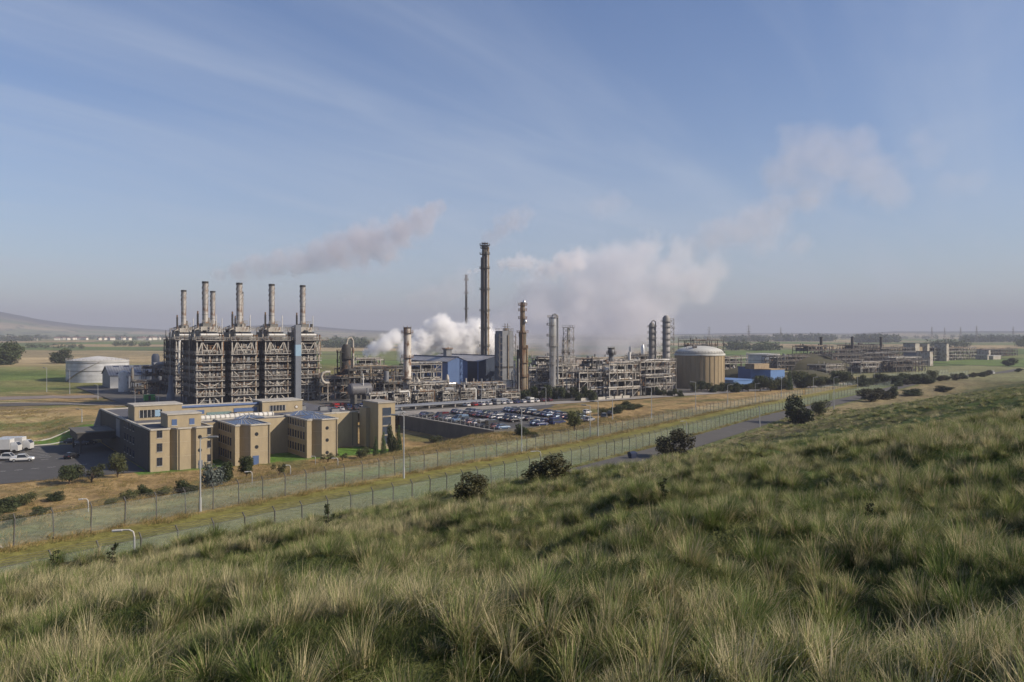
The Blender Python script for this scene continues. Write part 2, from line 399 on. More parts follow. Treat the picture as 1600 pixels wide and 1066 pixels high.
def ground_mat():
    m = bpy.data.materials.new('meadow_soil'); m.use_nodes = True; nt = m.node_tree; bs = nt.nodes['Principled BSDF']
    bs.inputs['Roughness'].default_value = .95; bs.inputs['Specular IOR Level'].default_value = .1
    at = nd(nt, 'ShaderNodeAttribute', attribute_name='soil'); g = nd(nt, 'ShaderNodeNewGeometry')
    out = at.outputs['Color']
    for sc, lo, hi, vec in ((.9,.62,1.3,(1,1,1)), (.12,.75,1.2,(1,1,1)), (.012,.8,1.2,(1,1,1))):
        mp = nd(nt, 'ShaderNodeMapping'); mp.inputs['Scale'].default_value = vec; nt.links.new(g.outputs['Position'], mp.inputs[0])
        n = nd(nt, 'ShaderNodeTexNoise'); n.inputs['Scale'].default_value = sc; n.inputs['Detail'].default_value = 5; n.inputs['Roughness'].default_value = .7
        nt.links.new(mp.outputs[0], n.inputs['Vector'])
        r = nd(nt, 'ShaderNodeMapRange'); r.inputs['From Min'].default_value = .32; r.inputs['From Max'].default_value = .68; r.inputs['To Min'].default_value = lo; r.inputs['To Max'].default_value = hi
        nt.links.new(n.outputs['Fac'], r.inputs['Value'])
        mx = nd(nt, 'ShaderNodeMix', data_type='RGBA', blend_type='MULTIPLY'); mx.inputs[0].default_value = 1
        nt.links.new(out, mx.inputs[6]); nt.links.new(r.outputs[0], mx.inputs[7]); out = mx.outputs[2]
        if sc == .9:
            b = nd(nt, 'ShaderNodeBump'); b.inputs['Strength'].default_value = .8; b.inputs['Distance'].default_value = .5
            nt.links.new(n.outputs['Fac'], b.inputs['Height']); nt.links.new(b.outputs[0], bs.inputs['Normal'])
    nt.links.new(out, bs.inputs['Base Color']); return m
make_ground()

# ------------------------------------------------------------------ roads, yards and kerbs (sheets on the ground)
def flat_sheet(name, poly_ab, z, m, seg=None):
    x = [site(*p) for p in poly_ab]; mb = MB(); mb.use(m)
    mb.add([(p[0],p[1],z) for p in x], [tuple(range(len(x)))])
    return meta(mb.build(name), kind='structure')
def strip(name, line, w0, w1, m, lift=.1, step=4., n=4):
    """road that follows the ground along a polyline of (x, y)"""
    pts = []
    for a, b in zip(line, line[1:]):
        L = math.hypot(b[0]-a[0], b[1]-a[1]); k = max(1, int(L/step))
        pts += [(a[0]+(b[0]-a[0])*i/k, a[1]+(b[1]-a[1])*i/k) for i in range(k)]
    pts.append(line[-1]); V = []; 
    for i, p in enumerate(pts):
        q0 = pts[max(0,i-1)]; q1 = pts[min(len(pts)-1,i+1)]; t = Vector((q1[0]-q0[0], q1[1]-q0[1])).normalized()
        for j in range(n+1):
            w = w0+(w1-w0)*j/n; V.append((p[0]-t.y*w, p[1]+t.x*w))
    V = np.array(V); Z = terrain(V[:,0], V[:,1])+lift
    mb = MB(); mb.use(m); k = n+1
    mb.add([tuple(v)+(z,) for v, z in zip(V.tolist(), Z.tolist())], [(i*k+j, (i+1)*k+j, (i+1)*k+j+1, i*k+j+1)[::-1] for i in range(len(pts)-1) for j in range(n)])
    return meta(mb.build(name, smooth=40), kind='structure')
line = [fence_xy(s)[:2] for s in list(range(-90, 700, 12))]
strip('perimeter_road', line, -9.4, -2.0, ASPHL, .12)
strip('road_marking', [fence_xy(s)[:2] for s in range(40, 78, 6)], -8.75, -8.5, PAINT, .15, n=1)
# plant yard and parking levels
flat_sheet('plant_yard', [(20,66),(86,58),(150,60),(380,60),(380,330),(20,330)], 0.0, ASPHL)
flat_sheet('car_park', [(85.4,-9.5),(136,-9.5),(150,20),(150,59.6),(86,57.6),(85.4,44)], 0.02, ASPH)
fc = flat_sheet('forecourt', [(-66,4),(-.6,1.5),(-.6,63.5),(-66,63.5)], -3.92, ASPH)
flat_sheet('plant_road', [(80,42.5),(150,47),(380,47),(380,57.5),(150,57.5),(80,55)], .06, mat('pale_road', (.3,.28,.25), .9, c2=(.22,.2,.18), scale=.2))
def mark(name, segs, z, w=.14):
    mb = MB(); mb.use(PAINT)
    for (a0,b0),(a1,b1) in segs:
        p = site(a0,b0); q = site(a1,b1); t = Vector((q[0]-p[0], q[1]-p[1])).normalized(); nx, ny = -t.y*w/2, t.x*w/2
        mb.add([(p[0]-nx,p[1]-ny,z),(q[0]-nx,q[1]-ny,z),(q[0]+nx,q[1]+ny,z),(p[0]+nx,p[1]+ny,z)], [(0,1,2,3)])
    return meta(mb.build(name), kind='structure')
mark('bay_markings', [((87.5,b),(92.3,b)) for b in np.arange(-8,38,2.6)]+[((101.5,b),(111.5,b)) for b in np.arange(-8,38,2.6)]+[((119.5,b),(129,b)) for b in np.arange(-8,38,2.6)], .05)
mark('forecourt_markings', [((a,b0),(a+1.6,b0)) for b0 in (20,34) for a in np.arange(-40,-8,3.2)]+[((-44,16),(-36,24)),((-42,15),(-34,23))]+[((-20,38+3*k),(-15,38+3*k)) for k in range(8)], -3.88, .2)
for nm, l in (('kerb', [(-66,64.2),(0,64.2)]), ('kerb', [(-66,74),(-6,73)])):
    mb = MB(); mb.use(KERB); (a0,b0),(a1,b1) = l
    n = 22; P = [site(a0+(a1-a0)*k/n, b0+(b1-b0)*k/n) for k in range(n+1)]; Zs = [tz(*p) for p in P]
    for k in range(n): mb.bar((*P[k], Zs[k]+.02), (*P[k+1], Zs[k+1]+.02), .5, .35)
    meta(mb.build(nm), kind='structure')
# access roads left of the towers
strip('access_road', [site(a,b) for a,b in [(-66,178),(-20,166),(30,150)]], -7, 7, ASPHL, .15)
strip('access_road', [site(a,b) for a,b in [(-72,228),(-30,205),(30,196)]], -9, 9, mat('pinkish_yard', (.24,.2,.17), .9, c2=(.17,.145,.13), scale=.1), .15)
strip('access_road', [site(a,b) for a,b in [(-130,262),(-72,236),(20,140)]], -.5, .5, KERB, .18, n=1)
# the bank of the car park: retaining wall with a rail
W0 = sthing('retaining_wall', 'long dark concrete retaining wall with a railing holding up the full car park', 'retaining wall', 85, 0)
mb = MB(); mb.use(CONCD); mb.box(-.3,.25,-10,44,-4.4,.1); mb.build('wall_face', W0)
mb = MB(); mb.use(CONC); mb.box(-.4,.35,-10,44,.1,.3); mb.build('coping', W0)
mb = MB(); mb.use(LAMPM); mb.rail([(0,-10,.3),(0,44,.3)], 1.0, 2.4, .07); mb.build('railing', W0)
W1 = sthing('retaining_wall', 'low grey retaining wall below the parked cars at the front edge of the car park', 'retaining wall', 84, -10.2)
mb = MB(); mb.use(CONCD); mb.box(.6,36,-.25,.25,-3.5,.35); mb.build('wall_face', W1)

# ------------------------------------------------------------------ air, sky, sun, camera
HAZE_D = 1.95e-4
mb = MB(); mb.box(-10500,10500,-9000,10500,-14,300); hz = mb.build('haze'); meta(hz, 'pale even morning haze filling the whole valley', kind='stuff')
m = bpy.data.materials.new('haze_air'); m.use_nodes = True; nt = m.node_tree; nt.nodes.remove(nt.nodes['Principled BSDF'])
pv = nd(nt, 'ShaderNodeVolumePrincipled'); pv.inputs['Color'].default_value = (.47,.495,.615,1); pv.inputs['Density'].default_value = HAZE_D; pv.inputs['Anisotropy'].default_value = .0
nt.links.new(pv.outputs[0], nt.nodes['Material Output'].inputs['Volume']); hz.data.materials.clear(); hz.data.materials.append(m)
m.cycles.homogeneous_volume = True if hasattr(m.cycles,'homogeneous_volume') else False
SUN_AZ = Vector((.98,-.2)).normalized(); SUN_EL = R(31)
sv = Vector((SUN_AZ.x*math.cos(SUN_EL), SUN_AZ.y*math.cos(SUN_EL), math.sin(SUN_EL)))
L = bpy.data.lights.new('sun', 'SUN'); L.energy = 5.0; L.angle = R(.5); L.color = (1,.87,.70)
lo = bpy.data.objects.new('sun', L); COL.objects.link(lo); lo.rotation_euler = sv.to_track_quat('Z','Y').to_euler(); lo.location = (200,-100,300)
w = bpy.data.worlds.new('World'); SC.world = w; w.use_nodes = True; nt = w.node_tree; bg = nt.nodes['Background']
sk = nd(nt, 'ShaderNodeTexSky', sky_type='NISHITA'); sk.sun_disc = False; sk.sun_elevation = SUN_EL; sk.sun_rotation = math.atan2(SUN_AZ.x, SUN_AZ.y)
sk.air_density = 1.0; sk.dust_density = .7; sk.ozone_density = 3.0; sk.altitude = 100
tc = nd(nt, 'ShaderNodeTexCoord'); sp = nd(nt, 'ShaderNodeSeparateXYZ'); nt.links.new(tc.outputs['Generated'], sp.inputs[0])
def M(op, a, b=None, **k):
    n = nd(nt, 'ShaderNodeMath', operation=op, **k)
    for i, v in enumerate((a, b)):
        if v is None: continue
        if isinstance(v, (int, float)): n.inputs[i].default_value = v
        else: nt.links.new(v, n.inputs[i])
    return n.outputs[0]
zz = M('MAXIMUM', M('ADD', sp.outputs[2], .06), .03)
cx = M('DIVIDE', sp.outputs[0], zz); cy = M('DIVIDE', sp.outputs[1], zz)
cmb = nd(nt, 'ShaderNodeCombineXYZ'); nt.links.new(cx, cmb.inputs[0]); nt.links.new(cy, cmb.inputs[1])
def cirrus(dx, dy, sa, sc_, loc, lo_, hi_, det=6):
    """thin streaks of high cloud drawn out along the direction (dx, dy)"""
    al = M('ADD', M('MULTIPLY', cx, dx*sa), M('MULTIPLY', cy, dy*sa)); ac = M('ADD', M('MULTIPLY', cx, dy*sc_), M('MULTIPLY', cy, -dx*sc_))
    c_ = nd(nt, 'ShaderNodeCombineXYZ'); nt.links.new(al, c_.inputs[0]); nt.links.new(ac, c_.inputs[1]); c_.inputs[2].default_value = loc
    n = nd(nt, 'ShaderNodeTexNoise'); n.inputs['Scale'].default_value = 1; n.inputs['Detail'].default_value = det; n.inputs['Roughness'].default_value = .52; n.inputs['Distortion'].default_value = 1.1
    nt.links.new(c_.outputs[0], n.inputs['Vector']); r = nd(nt, 'ShaderNodeMapRange', interpolation_type='SMOOTHSTEP'); r.inputs['From Min'].default_value = lo_; r.inputs['From Max'].default_value = hi_
    nt.links.new(n.outputs['Fac'], r.inputs['Value']); return r.outputs[0]
CIR1 = cirrus(.58, .81, .4, 1.9, 3.1, .44, .8, 8); CIR2 = cirrus(.5, .86, .16, .6, 7.7, .42, .74, 6)
cm = M('ADD', M('MULTIPLY', CIR1, .2), M('MULTIPLY', CIR2, .36)); cm.node.use_clamp = True
mx = nd(nt, 'ShaderNodeMix', data_type='RGBA'); mx.inputs[7].default_value = (4.2,4.7,5.6,1)
hs = nd(nt, 'ShaderNodeHueSaturation'); hs.inputs['Saturation'].default_value = 1.12; hs.inputs['Hue'].default_value = .508; nt.links.new(sk.outputs[0], hs.inputs['Color'])
lowm = nd(nt, 'ShaderNodeMix', data_type='RGBA'); lowm.inputs[7].default_value = (3.7,3.85,4.75,1); nt.links.new(hs.outputs[0], lowm.inputs[6])
nt.links.new(M('MULTIPLY', M('POWER', 2.718, M('MULTIPLY', M('MAXIMUM', sp.outputs[2], 0.), -5.5)), .6), lowm.inputs[0])
nt.links.new(cm, mx.inputs[0]); nt.links.new(lowm.outputs[2], mx.inputs[6]); nt.links.new(mx.outputs[2], bg.inputs[0]); bg.inputs[1].default_value = .098
cam = bpy.data.cameras.new('camera'); cam.lens = F/1600*36; cam.sensor_width = 36; cam.clip_start = .2; cam.clip_end = 40000; cam.shift_y = -8/1600.
co = bpy.data.objects.new('camera', cam); COL.objects.link(co); co.location = (0,0,H); co.rotation_euler = (R(90),0,0); SC.camera = co
SC.view_settings.view_transform = 'Standard'; SC.view_settings.look = 'None'; SC.view_settings.exposure = .38; SC.view_settings.gamma = 1
cy_ = SC.cycles; cy_.use_denoising = True; cy_.volume_bounces = 6; cy_.max_bounces = 6; cy_.diffuse_bounces = 2; cy_.glossy_bounces = 2; cy_.transparent_max_bounces = 24
cy_.use_adaptive_sampling = True; cy_.adaptive_threshold = .02; cy_.volume_step_rate = 1.; cy_.volume_max_steps = 256
cy_.sample_clamp_indirect = 5
# ------------------------------------------------------------------ office building
OB = sthing('office_building', 'three-storey tan stone office building with projecting wings and round porthole windows below the tower row', 'building', 0, 0)
ZB, ZR = -4.0, 5.5
BACK = 14.0
mb = MB(); mb.use(STONE)
mb.prism([(0,9),(62,BACK) if False else (56,BACK),(56,62),(0,63.5)], ZB-1, ZR-.5)
mb.use(FELT); mb.prism([(.35,9.3),(55.6,BACK+.35),(55.6,61.6),(.35,63.1)], ZR-.5, ZR-.42)
mb.use(STONED); mb.prism([(-.12,1.2),(0,1.2),(0,63.4),(-.12,63.4)], ZB, ZR-.5)  # thin near-black layer over the left wall
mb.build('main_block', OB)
mb = MB(); mb.use(COPING)
mb.box(-.25,.3,9,63.4,ZR-.48,ZR-.1); mb.box(14,56.2,BACK-.2,BACK+.25,ZR-.48,ZR-.12); mb.box(.3,56,62,62.4,ZR-.48,ZR-.1)
mb.build('parapet', OB)
def window(x, y, z, w, h, ny=0, par=None, nm='window', glass=GLASS):
    """framed opening in a wall; ny 0 faces the front (-y), 1 faces the left (-x), 2 the right"""
    mb = MB()
    def q(u0,u1,v0,v1,d0,d1):
        if ny == 0: mb.box(x+u0,x+u1,y-d1,y-d0,z+v0,z+v1)
        elif ny == 1: mb.box(x-d1,x-d0,y+u0,y+u1,z+v0,z+v1)
        else: mb.box(x+d0,x+d1,y+u0,y+u1,z+v0,z+v1)
    mb.use(glass); q(-w/2,w/2,0,h,-.05,.025)
    mb.use(NAVY)
    q(-w/2-.07,-w/2,-.07,h+.07,-.05,.06); q(w/2,w/2+.07,-.07,h+.07,-.05,.06); q(-w/2,w/2,h,h+.07,-.05,.06); q(-w/2,w/2,-.07,0,-.05,.06)
    q(-.03,.03,0,h,.025,.05); q(-w/2,w/2,h*.62,h*.62+.06,.025,.05)
    mb.use(COPING); q(-w/2-.12,w/2+.12,-.2,-.07,-.05,.12)
    return mb.build(nm, par)
FL = (-3.1, .05, 3.2-.1)
def wing(poly, slots, holes, zt=ZR, nm='wing'):
    mb = MB(); mb.use(STONE); mb.prism(poly, ZB-1.5, zt-.35)
    mb.use(FELT); c = (sum(p[0] for p in poly)/len(poly), sum(p[1] for p in poly)/len(poly))
    mb.prism([(c[0]+(p[0]-c[0])*.95, c[1]+(p[1]-c[1])*.95) for p in poly], zt-.36, zt-.3)
    mb.use(mat('storey_joint', (.42,.36,.26), .9))
    for zj in (-.9, 2.3):
        for p, q in zip(poly, poly[1:]+poly[:1]):
            if p[1] < 8 and q[1] < 8: mb.bar((*p, zj), (*q, zj), .05, .09)
    w_ = mb.build(nm, OB)
    mb = MB(); mb.use(COPING)
    for p, q in zip(poly, poly[1:]+poly[:1]): mb.bar((*p, zt-.2), (*q, zt-.2), .42, .34)
    mb.build('coping', w_)
    for (x, y) in holes:
        for z in (-3.0, 0.1, 3.1):
            h = MB(); h.use(GLASS); h.tube((x,y-.03,z),(x,y+.1,z),.36,12); h.use(STONED)
            h.tube((x,y-.015,z),(x,y+.1,z),.46,12); h.build('porthole', OB)
    return w_
w1 = wing([(0,0),(4.0,0),(4.0,1.5),(5.5,-.5),(8.4,-.5),(8.4,.4),(9.5,-.7),(13,-.7),(13,14.5),(0,14.5)], [], [(10.3,-.7)])
w2 = wing([(17.6,-2.6),(18.6,-2.6),(18.6,-.2),(21.0,-3.1),(25.6,-3.1),(25.6,14.5),(17.6,14.5)], [], [(22.4,-3.1)])
w3 = wing([(35.6,-.6),(36.8,-.6),(36.8,1.4),(39.2,-1.2),(43.4,-1.2),(43.4,14.5),(35.6,14.5)], [], [(40.6,-1.2)])
for z in FL:
    window(1.9,0,z+.4,1.0,1.7,0,OB); window(12.3,-.7,z+.5,.6,1.5,0,OB)
    for x in (14.2,15.6,27.2,29.0,30.8,32.6,34.4,45.2,47.2,49.2,51.2,53.2): window(x,BACK,z+.4,.8,1.75,0,OB)
    for y in (.8,2.6,4.4,6.2,8.0,9.8,11.6):
        window(17.6,y,z+.4,.75,1.7,1,OB); window(35.6,y+.6,z+.4,.75,1.7,1,OB)
    for y in (17.5,21,24.5,28): window(-.12,y,z+.4,1.2,1.5,1,OB)
for x,y in ((5.9,-.62),(12.8,-.85),(25.3,-3.25),(43.1,-1.35),(28.0,13.85),(47.9,13.85),(54.4,13.85)):
    mb = MB(); mb.use(STONED); mb.tube((x,y,-4),(x,y,ZR-.3),.07,7); mb.build('downpipe', OB)
# stair block at the far end
mb = MB(); mb.use(STONE); mb.box(57.2,62.2,4,13.5,ZB-1,8.0); mb.use(CONC); mb.box(57.0,62.4,3.8,13.7,8.0,8.35); mb.build('stair_tower', OB)
for k in range(4): window(59.7,4,-2.8+k*2.5,2.4,2.0,0,OB,'stair_window',mat('stair_glass',(.03,.045,.07),.12,c2=(.05,.065,.09),scale=1,spec=.6))
mb = MB(); mb.use(STONE); mb.box(56,57.2,9,13,ZB,6.5); mb.build('link_wall', OB)
# roof pavilions
def pavilion(x0,x1,y0,y1,zt,label=None):
    mb = MB(); mb.use(STONE); mb.box(x0,x1,y0,y1,ZR-.42,zt); mb.use(COPING); mb.box(x0-.2,x1+.2,y0-.2,y1+.2,zt,zt+.3)
    p = mb.build('roof_pavilion', OB)
    return p
pa = pavilion(1.5,12.6,25,33,8.6)
m_ = MB(); m_.use(GLASS); m_.box(2.6,8.0,24.93,25.1,5.7,7.6); m_.use(WHITE)
for k in range(7): m_.box(2.6+k*.88,2.68+k*.88,24.88,24.95,5.7,7.6)
m_.build('window', pa)
m_ = MB(); m_.use(BLUEP); m_.box(6.2,7.4,24.82,24.9,5.9,7.5); m_.build('door', pa)
pb = pavilion(33.2,44.4,25,33,8.1)
m_ = MB(); m_.use(GLASS); m_.box(35.2,39.6,24.93,25.1,5.6,7.1); m_.use(WHITE)
for k in range(6): m_.box(35.2+k*.85,35.28+k*.85,24.88,24.95,5.6,7.1)
m_.build('window', pb)
m_ = MB(); m_.use(RUST); m_.tube((42.7,24.9,6.4),(42.7,25.1,6.4),.5,14); m_.use(WHITE); m_.tube((42.7,24.86,6.4),(42.7,25.1,6.4),.36,14); m_.build('roundel', pb)
pc = pavilion(4.2,11.4,2.6,9.5,8.1)
for x in (5.6,9.4):
    m_ = MB(); m_.use(BLUE); m_.box(x-.55,x+.55,2.52,2.7,5.75,7.1); m_.use(COPING); m_.box(x-.7,x+.7,2.5,2.62,5.55,5.75); m_.build('window', pc)
# clerestory between the pavilions with blue panels, ribbed white skylight, glass roof pyramids
mb = MB(); mb.use(STONE); mb.box(12.9,33.0,27,31.5,ZR-.42,7.3); mb.use(BLUE); mb.tube((12.9,27.2,7.65),(33,27.2,7.65),.35,10); cl = mb.build('clerestory', OB)
for k,(x0,x1) in enumerate(((14,18.6),(19.2,25.6),(26.2,32.4))):
    m_ = MB(); m_.use(BLUE if k != 1 else mat('teal_panel',(.16,.24,.24),.5)); m_.box(x0,x1,26.9,27.1,5.7 if k!=1 else 5.3,6.7 if k!=1 else 6.0); m_.build('panel', cl)
mb = MB(); mb.use(WHITE)
mb.tube((13.0,16,5.6),(33,16,5.6),.7,10); mb.use(COPING)
for k in range(17): mb.tube((13.4+k*1.2,16,5.6),(13.65+k*1.2,16,5.6),.82,10)
mb.build('ribbed_skylight', OB)
for x0,x1,y0,y1 in ((18.2,25.0,-1.6,8),(37,43,.6,8.5),(22,30,13,15),(36,46,13,20)):
    mb = MB(); mb.use(mat('blue_glazing',(.1,.13,.2),.25,c2=(.07,.1,.16),scale=.6,spec=.6)); cx_,cyy = (x0+x1)/2,(y0+y1)/2
    mb.add([(x0,y0,5.24),(x1,y0,5.24),(x1,y1,5.24),(x0,y1,5.24),(cx_-1,cyy,6.1),(cx_+1,cyy,6.1)],[(0,1,5,4),(1,2,5),(2,3,4,5),(3,0,4)])
    mb.use(COPING)
    for k in range(1,6):
        x = x0+(x1-x0)*k/6; mb.bar((x,y0,5.3),(cx_-1+2*k/6,cyy,6.14),.08)
    mb.build('roof_glazing', OB)
for x,y in ((24,20),(30,36),(14,40),(8,46),(46,30),(50,24),(50,16),(6,38),(20,44),(40,44)):
    mb = MB(); mb.use(GREY if int(x)%4 else WHITE); mb.cbox(x,y,5.08,2.2,1.6,1.0); mb.use(STONED); mb.cbox(x,y,6.08,1.6,1.0,.2); mb.build('roof_unit', OB)
# entrance canopy and buttress on the shaded left side
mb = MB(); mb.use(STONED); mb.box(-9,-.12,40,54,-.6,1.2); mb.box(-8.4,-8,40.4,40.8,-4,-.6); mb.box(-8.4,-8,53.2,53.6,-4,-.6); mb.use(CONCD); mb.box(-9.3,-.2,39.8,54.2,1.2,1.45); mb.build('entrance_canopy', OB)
mb = MB(); mb.use(BLGREY); mb.box(-.3,-.1,34,39,.2,4.6); mb.build('wall_panel', OB)
mb = MB(); mb.use(CONC); mb.add([(-3.2,63.4,-4),(0,63.4,-4),(0,64.2,-4),(-3.2,64.2,-4),(-.4,63.4,5.2),(0,63.4,5.2),(0,64.2,5.2),(-.4,64.2,5.2)],[(0,3,2,1),(4,5,6,7),(0,1,5,4),(1,2,6,5),(2,3,7,6),(3,0,4,7)]); mb.build('buttress', OB)
mb = MB(); mb.use(BLUE); mb.box(21.5,22.9,-3.2,-3.0,-4,-1.9); mb.build('door', OB)
mb = MB(); mb.use(BLGREY); mb.box(10.0,10.9,-.8,-.6,-4,-2.2); mb.build('door', OB)

# ------------------------------------------------------------------ furnace towers
LEV = (3.2, 6.3, 8.9, 10.4, 13.0, 15.8, 18.8, 24.1)
def furnace(seed):
    rd = random.Random(seed)
    T = sthing('furnace_tower', 'x', 'furnace tower', 0, 0)
    W, DP = 9.1, 23.0; xs = (0, W/2, W); ys = (0, 6, 12, 18, DP)
    mb = MB()
    for x in xs:
        for y in ys:
            if x == W/2 and y not in (0, DP): continue
            mb.use(BRACE if y == 0 else DARK); mb.bar((x,y,0),(x,y,24.3 if x != W/2 else 18.8), .42)  # front steel pale, the rest darkened: sun and shade put into the colour
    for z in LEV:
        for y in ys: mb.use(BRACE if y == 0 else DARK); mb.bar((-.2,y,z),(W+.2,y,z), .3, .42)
        mb.use(DARK)
        for x in (0, W): mb.bar((x,0,z),(x,DP,z), .3, .42)
    mb.use(BRACE)   # bracing of the front bay, as the bays differ in height
    c = W/2
    for a_, b_ in (((c-1.3,6.3),(c-1.3,3.2)),((c+1.3,6.3),(c+1.3,3.2)),((c-1.3,3.2),(.2,0)),((c+1.3,3.2),(W-.2,0)),((c-1.3,6.3),(.2,3.4)),((c+1.3,6.3),(W-.2,3.4)),
                   ((.2,18.8),(1.8,23.9)),((c,19.2),(1.8,23.9)),((c,19.2),(W-1.8,23.9)),((W-.2,18.8),(W-1.8,23.9)),((1.8,18.8),(1.8,24)),((W-1.8,18.8),(W-1.8,24)),((1.8,20.6),(W-1.8,20.6)),
                   ((.2,13),(2.6,10.5)),((.2,8.9),(c,6.4)),((W-.2,8.9),(c,6.4))):
        mb.bar((a_[0],-.05,a_[1]),(b_[0],-.05,b_[1]), .3)
    mb.use(DARK)
    for y0, y1 in zip(ys, ys[1:]):
        for z0, z1 in ((0,6.3),(6.3,13),(13,18.8),(18.8,24.1)):
            mb.bar((0,y0,z0),(0,y1,z1), .2); mb.bar((W,y1,z0),(W,y0,z1), .2)
    mb.build('steel_frame', T)
    mb = MB(); mb.use(PALE)
    for z in LEV: mb.box(-.7,W+.7,-1.14,-.95,z+.1,z+.36)
    mb.use(DECK)
    for z in LEV: mb.box(-.7,W+.7,-.95,1.6,z+.22,z+.34); mb.box(-.5,.6,1.6,DP,z+.22,z+.34); mb.box(W-.6,W+.7,1.6,DP,z+.22,z+.34)
    mb.build('walkway', T)
    mb = MB(); mb.use(PALE)
    for z in LEV: mb.rail([(-.7,DP,z+.34),(-.7,-1.1,z+.34),(W+.7,-1.1,z+.34),(W+.7,6,z+.34)], 1.1, 1.5, .085)
    mb.build('handrail', T)
    mb = MB(); mb.use(mat('furnace_casing',(.06,.054,.048),.85,c2=(.028,.026,.024),scale=.35,amt=1.2,rust=.5)); mb.box(.45,W-.45,1.7,DP-.6,2.2,23.8)  # casing kept near black to carry the deep shade of the tower gaps
    mb.use(DARK); mb.box(1.6,W-1.6,2.2,DP-2,.0,2.2); mb.build('furnace_casing', T)
    # burners, boxes and manifolds in the front bays
    pal = (BRACE, CREAM, PALE, STEEL, RUST, DARK, GREY, BRACE)
    for z0, z1 in zip((0,)+LEV, LEV):
        x = .5
        while x < W-.7:
            mb = MB(); w_ = rd.uniform(.45,1.6); hh = rd.uniform(.5,1.0)*(z1-z0-.6); mb.use(rd.choice(pal)); yy = rd.uniform(.2,1.0)
            zb_ = z0+.35+rd.uniform(0,.4)
            if rd.random() < .45: mb.tube((x+w_/2,yy+.4,zb_),(x+w_/2,yy+.4,zb_+hh), w_*.36, 8)
            else: mb.cbox(x+w_/2,yy+.4,zb_,w_*.85,.9,hh)
            mb.build('burner_box', T)
            x += w_+rd.uniform(.05,.3)
        for k in range(rd.randint(1,3)):
            mb = MB(); mb.use(rd.choice(pal)); z = rd.uniform(z0+.5,z1-.2); mb.tube((rd.uniform(.2,2.5),.1,z),(rd.uniform(5.5,W-.2),.1,z), rd.uniform(.08,.18), 6); mb.build('manifold_pipe', T)
    for k in range(9):
        mb = MB(); mb.use(rd.choice(pal)); y = rd.uniform(2,DP-1); z0 = rd.choice(LEV); z1 = z0+rd.uniform(1.5,5)
        mb.tube((.3,y,z0),(.3,y,z1), rd.uniform(.12,.35), 7); mb.build('riser_pipe', T); mb = MB(); mb.use(STEEL)
        mb.cbox(.2,rd.uniform(2,DP-1),rd.choice(LEV)+.35,.9,rd.uniform(.6,1.6),rd.uniform(.6,1.7)); mb.build('side_box', T)
    mb = MB(); mb.use(RUST); mb.tube((W+.35,.1,17.8),(W+.35,.1,26.5), .34, 8); mb.use(TANP); mb.tube((W-.3,-.25,2),(W-.3,-.25,18), .2, 7)
    mb.use(WHITE); mb.hcyl((1.2,-.6,26.4),(W-1.6,-.6,26.4), .48, 10); mb.use(PALE); mb.hcyl((.8,.8,25.2),(W-.8,.8,25.2), .4, 9)
    mb.use(CREAM); mb.path([(W-1.2,-.6,26.4),(W-.6,.4,26.0),(W-.4,.8,24.2)], .3); mb.path([(-.4,2,24.5),(-.4,2,28),(1.5,3,29)], .25); mb.path([(-.5,9,3),(-.5,9,29),(2,9,30)], .22)
    mb.build('header_pipe', T)
    # convection bank, top deck and chimney
    mb = MB(); mb.use(STEEL); mb.box(1.4,W-1.4,1.5,15,23.9,27.5); mb.use(BRACE); mb.box(2.0,W-2.0,2.2,12,27.5,29.4); mb.use(STEEL); mb.box(3,W-3,3,9,29.4,30.8)
    mb.build('convection_bank', T)
    for k in range(16):
        mb = MB(); mb.use(rd.choice(pal)); mb.cbox(rd.uniform(.4,W-.4),rd.uniform(.5,14),rd.choice((24.6,27.5,29.0)),rd.uniform(.4,1.3),rd.uniform(.4,1.3),rd.uniform(.6,1.9)); mb.build('top_box', T)
    mb = MB(); mb.use(PALE); mb.box(.2,W-.2,-.2,.9,28.3,28.42); mb.box(.2,1.0,.9,14,28.3,28.42); mb.rail([(.2,14,28.4),(.2,-.2,28.4),(W-.2,-.2,28.4),(W-.2,14,28.4)], 1.1, 1.5, .085)
    mb.rail([(2.4,2.4,30.8),(W-2.4,2.4,30.8),(W-2.4,9.6,30.8)], 1.1, 1.4, .085); mb.rail([(-.6,8,24.5),(-.6,-1,24.5),(W+.6,-1,24.5)],1.1,1.5,.09)
    mb.build('top_railing', T)
    mb = MB(); mb.use(WHITE); mb.tube((W-.8,4.5,28),(W-.8,4.5,34.2), .16, 7); mb.build('vent_pipe', T); mb = MB(); mb.use(DARK); mb.tube((1.3,4,28),(1.3,4,34.4), .4, 8); mb.use(RUST); mb.tube((1.3,4,34.2),(1.3,4,35.4), .3, 8); mb.build('vent_pipe', T); mb = MB(); mb.use(STEEL); mb.tube((W-2.2,10,27),(W-2.2,10,33), .45, 8); mb.build('vent_pipe', T)
    mb = MB(); mb.use(mat('chimney_plate',(.36,.345,.33),.5,.2,c2=(.2,.185,.17),scale=.35,amt=1.1,rust=.42,vec=(1,1,.35))); mb.lathe([(1.5,30.0),(1.12,31.6),(1.1,46.0),(1.08,46.6)],c,6,14)
    ch = mb.build('chimney', T, smooth=35)
    mb = MB(); mb.use(STEEL)
    for q in range(3):
        for k in range(26):
            a0 = q*2.094+k*.26; a1 = a0+.26; z0 = 39.5+k*.25
            mb.bar((c+1.16*math.cos(a0),6+1.16*math.sin(a0),z0),(c+1.16*math.cos(a1),6+1.16*math.sin(a1),z0+.25),.2,.1)
    for z in (34,38): mb.tube((c,6,z),(c,6,z+.18),1.17,14)
    mb.build('helical_strake', ch)
    mb = MB(); mb.use(DARK); mb.tube((c,6,46.0),(c,6,46.75),1.2,14); mb.build('cap_ring', ch)
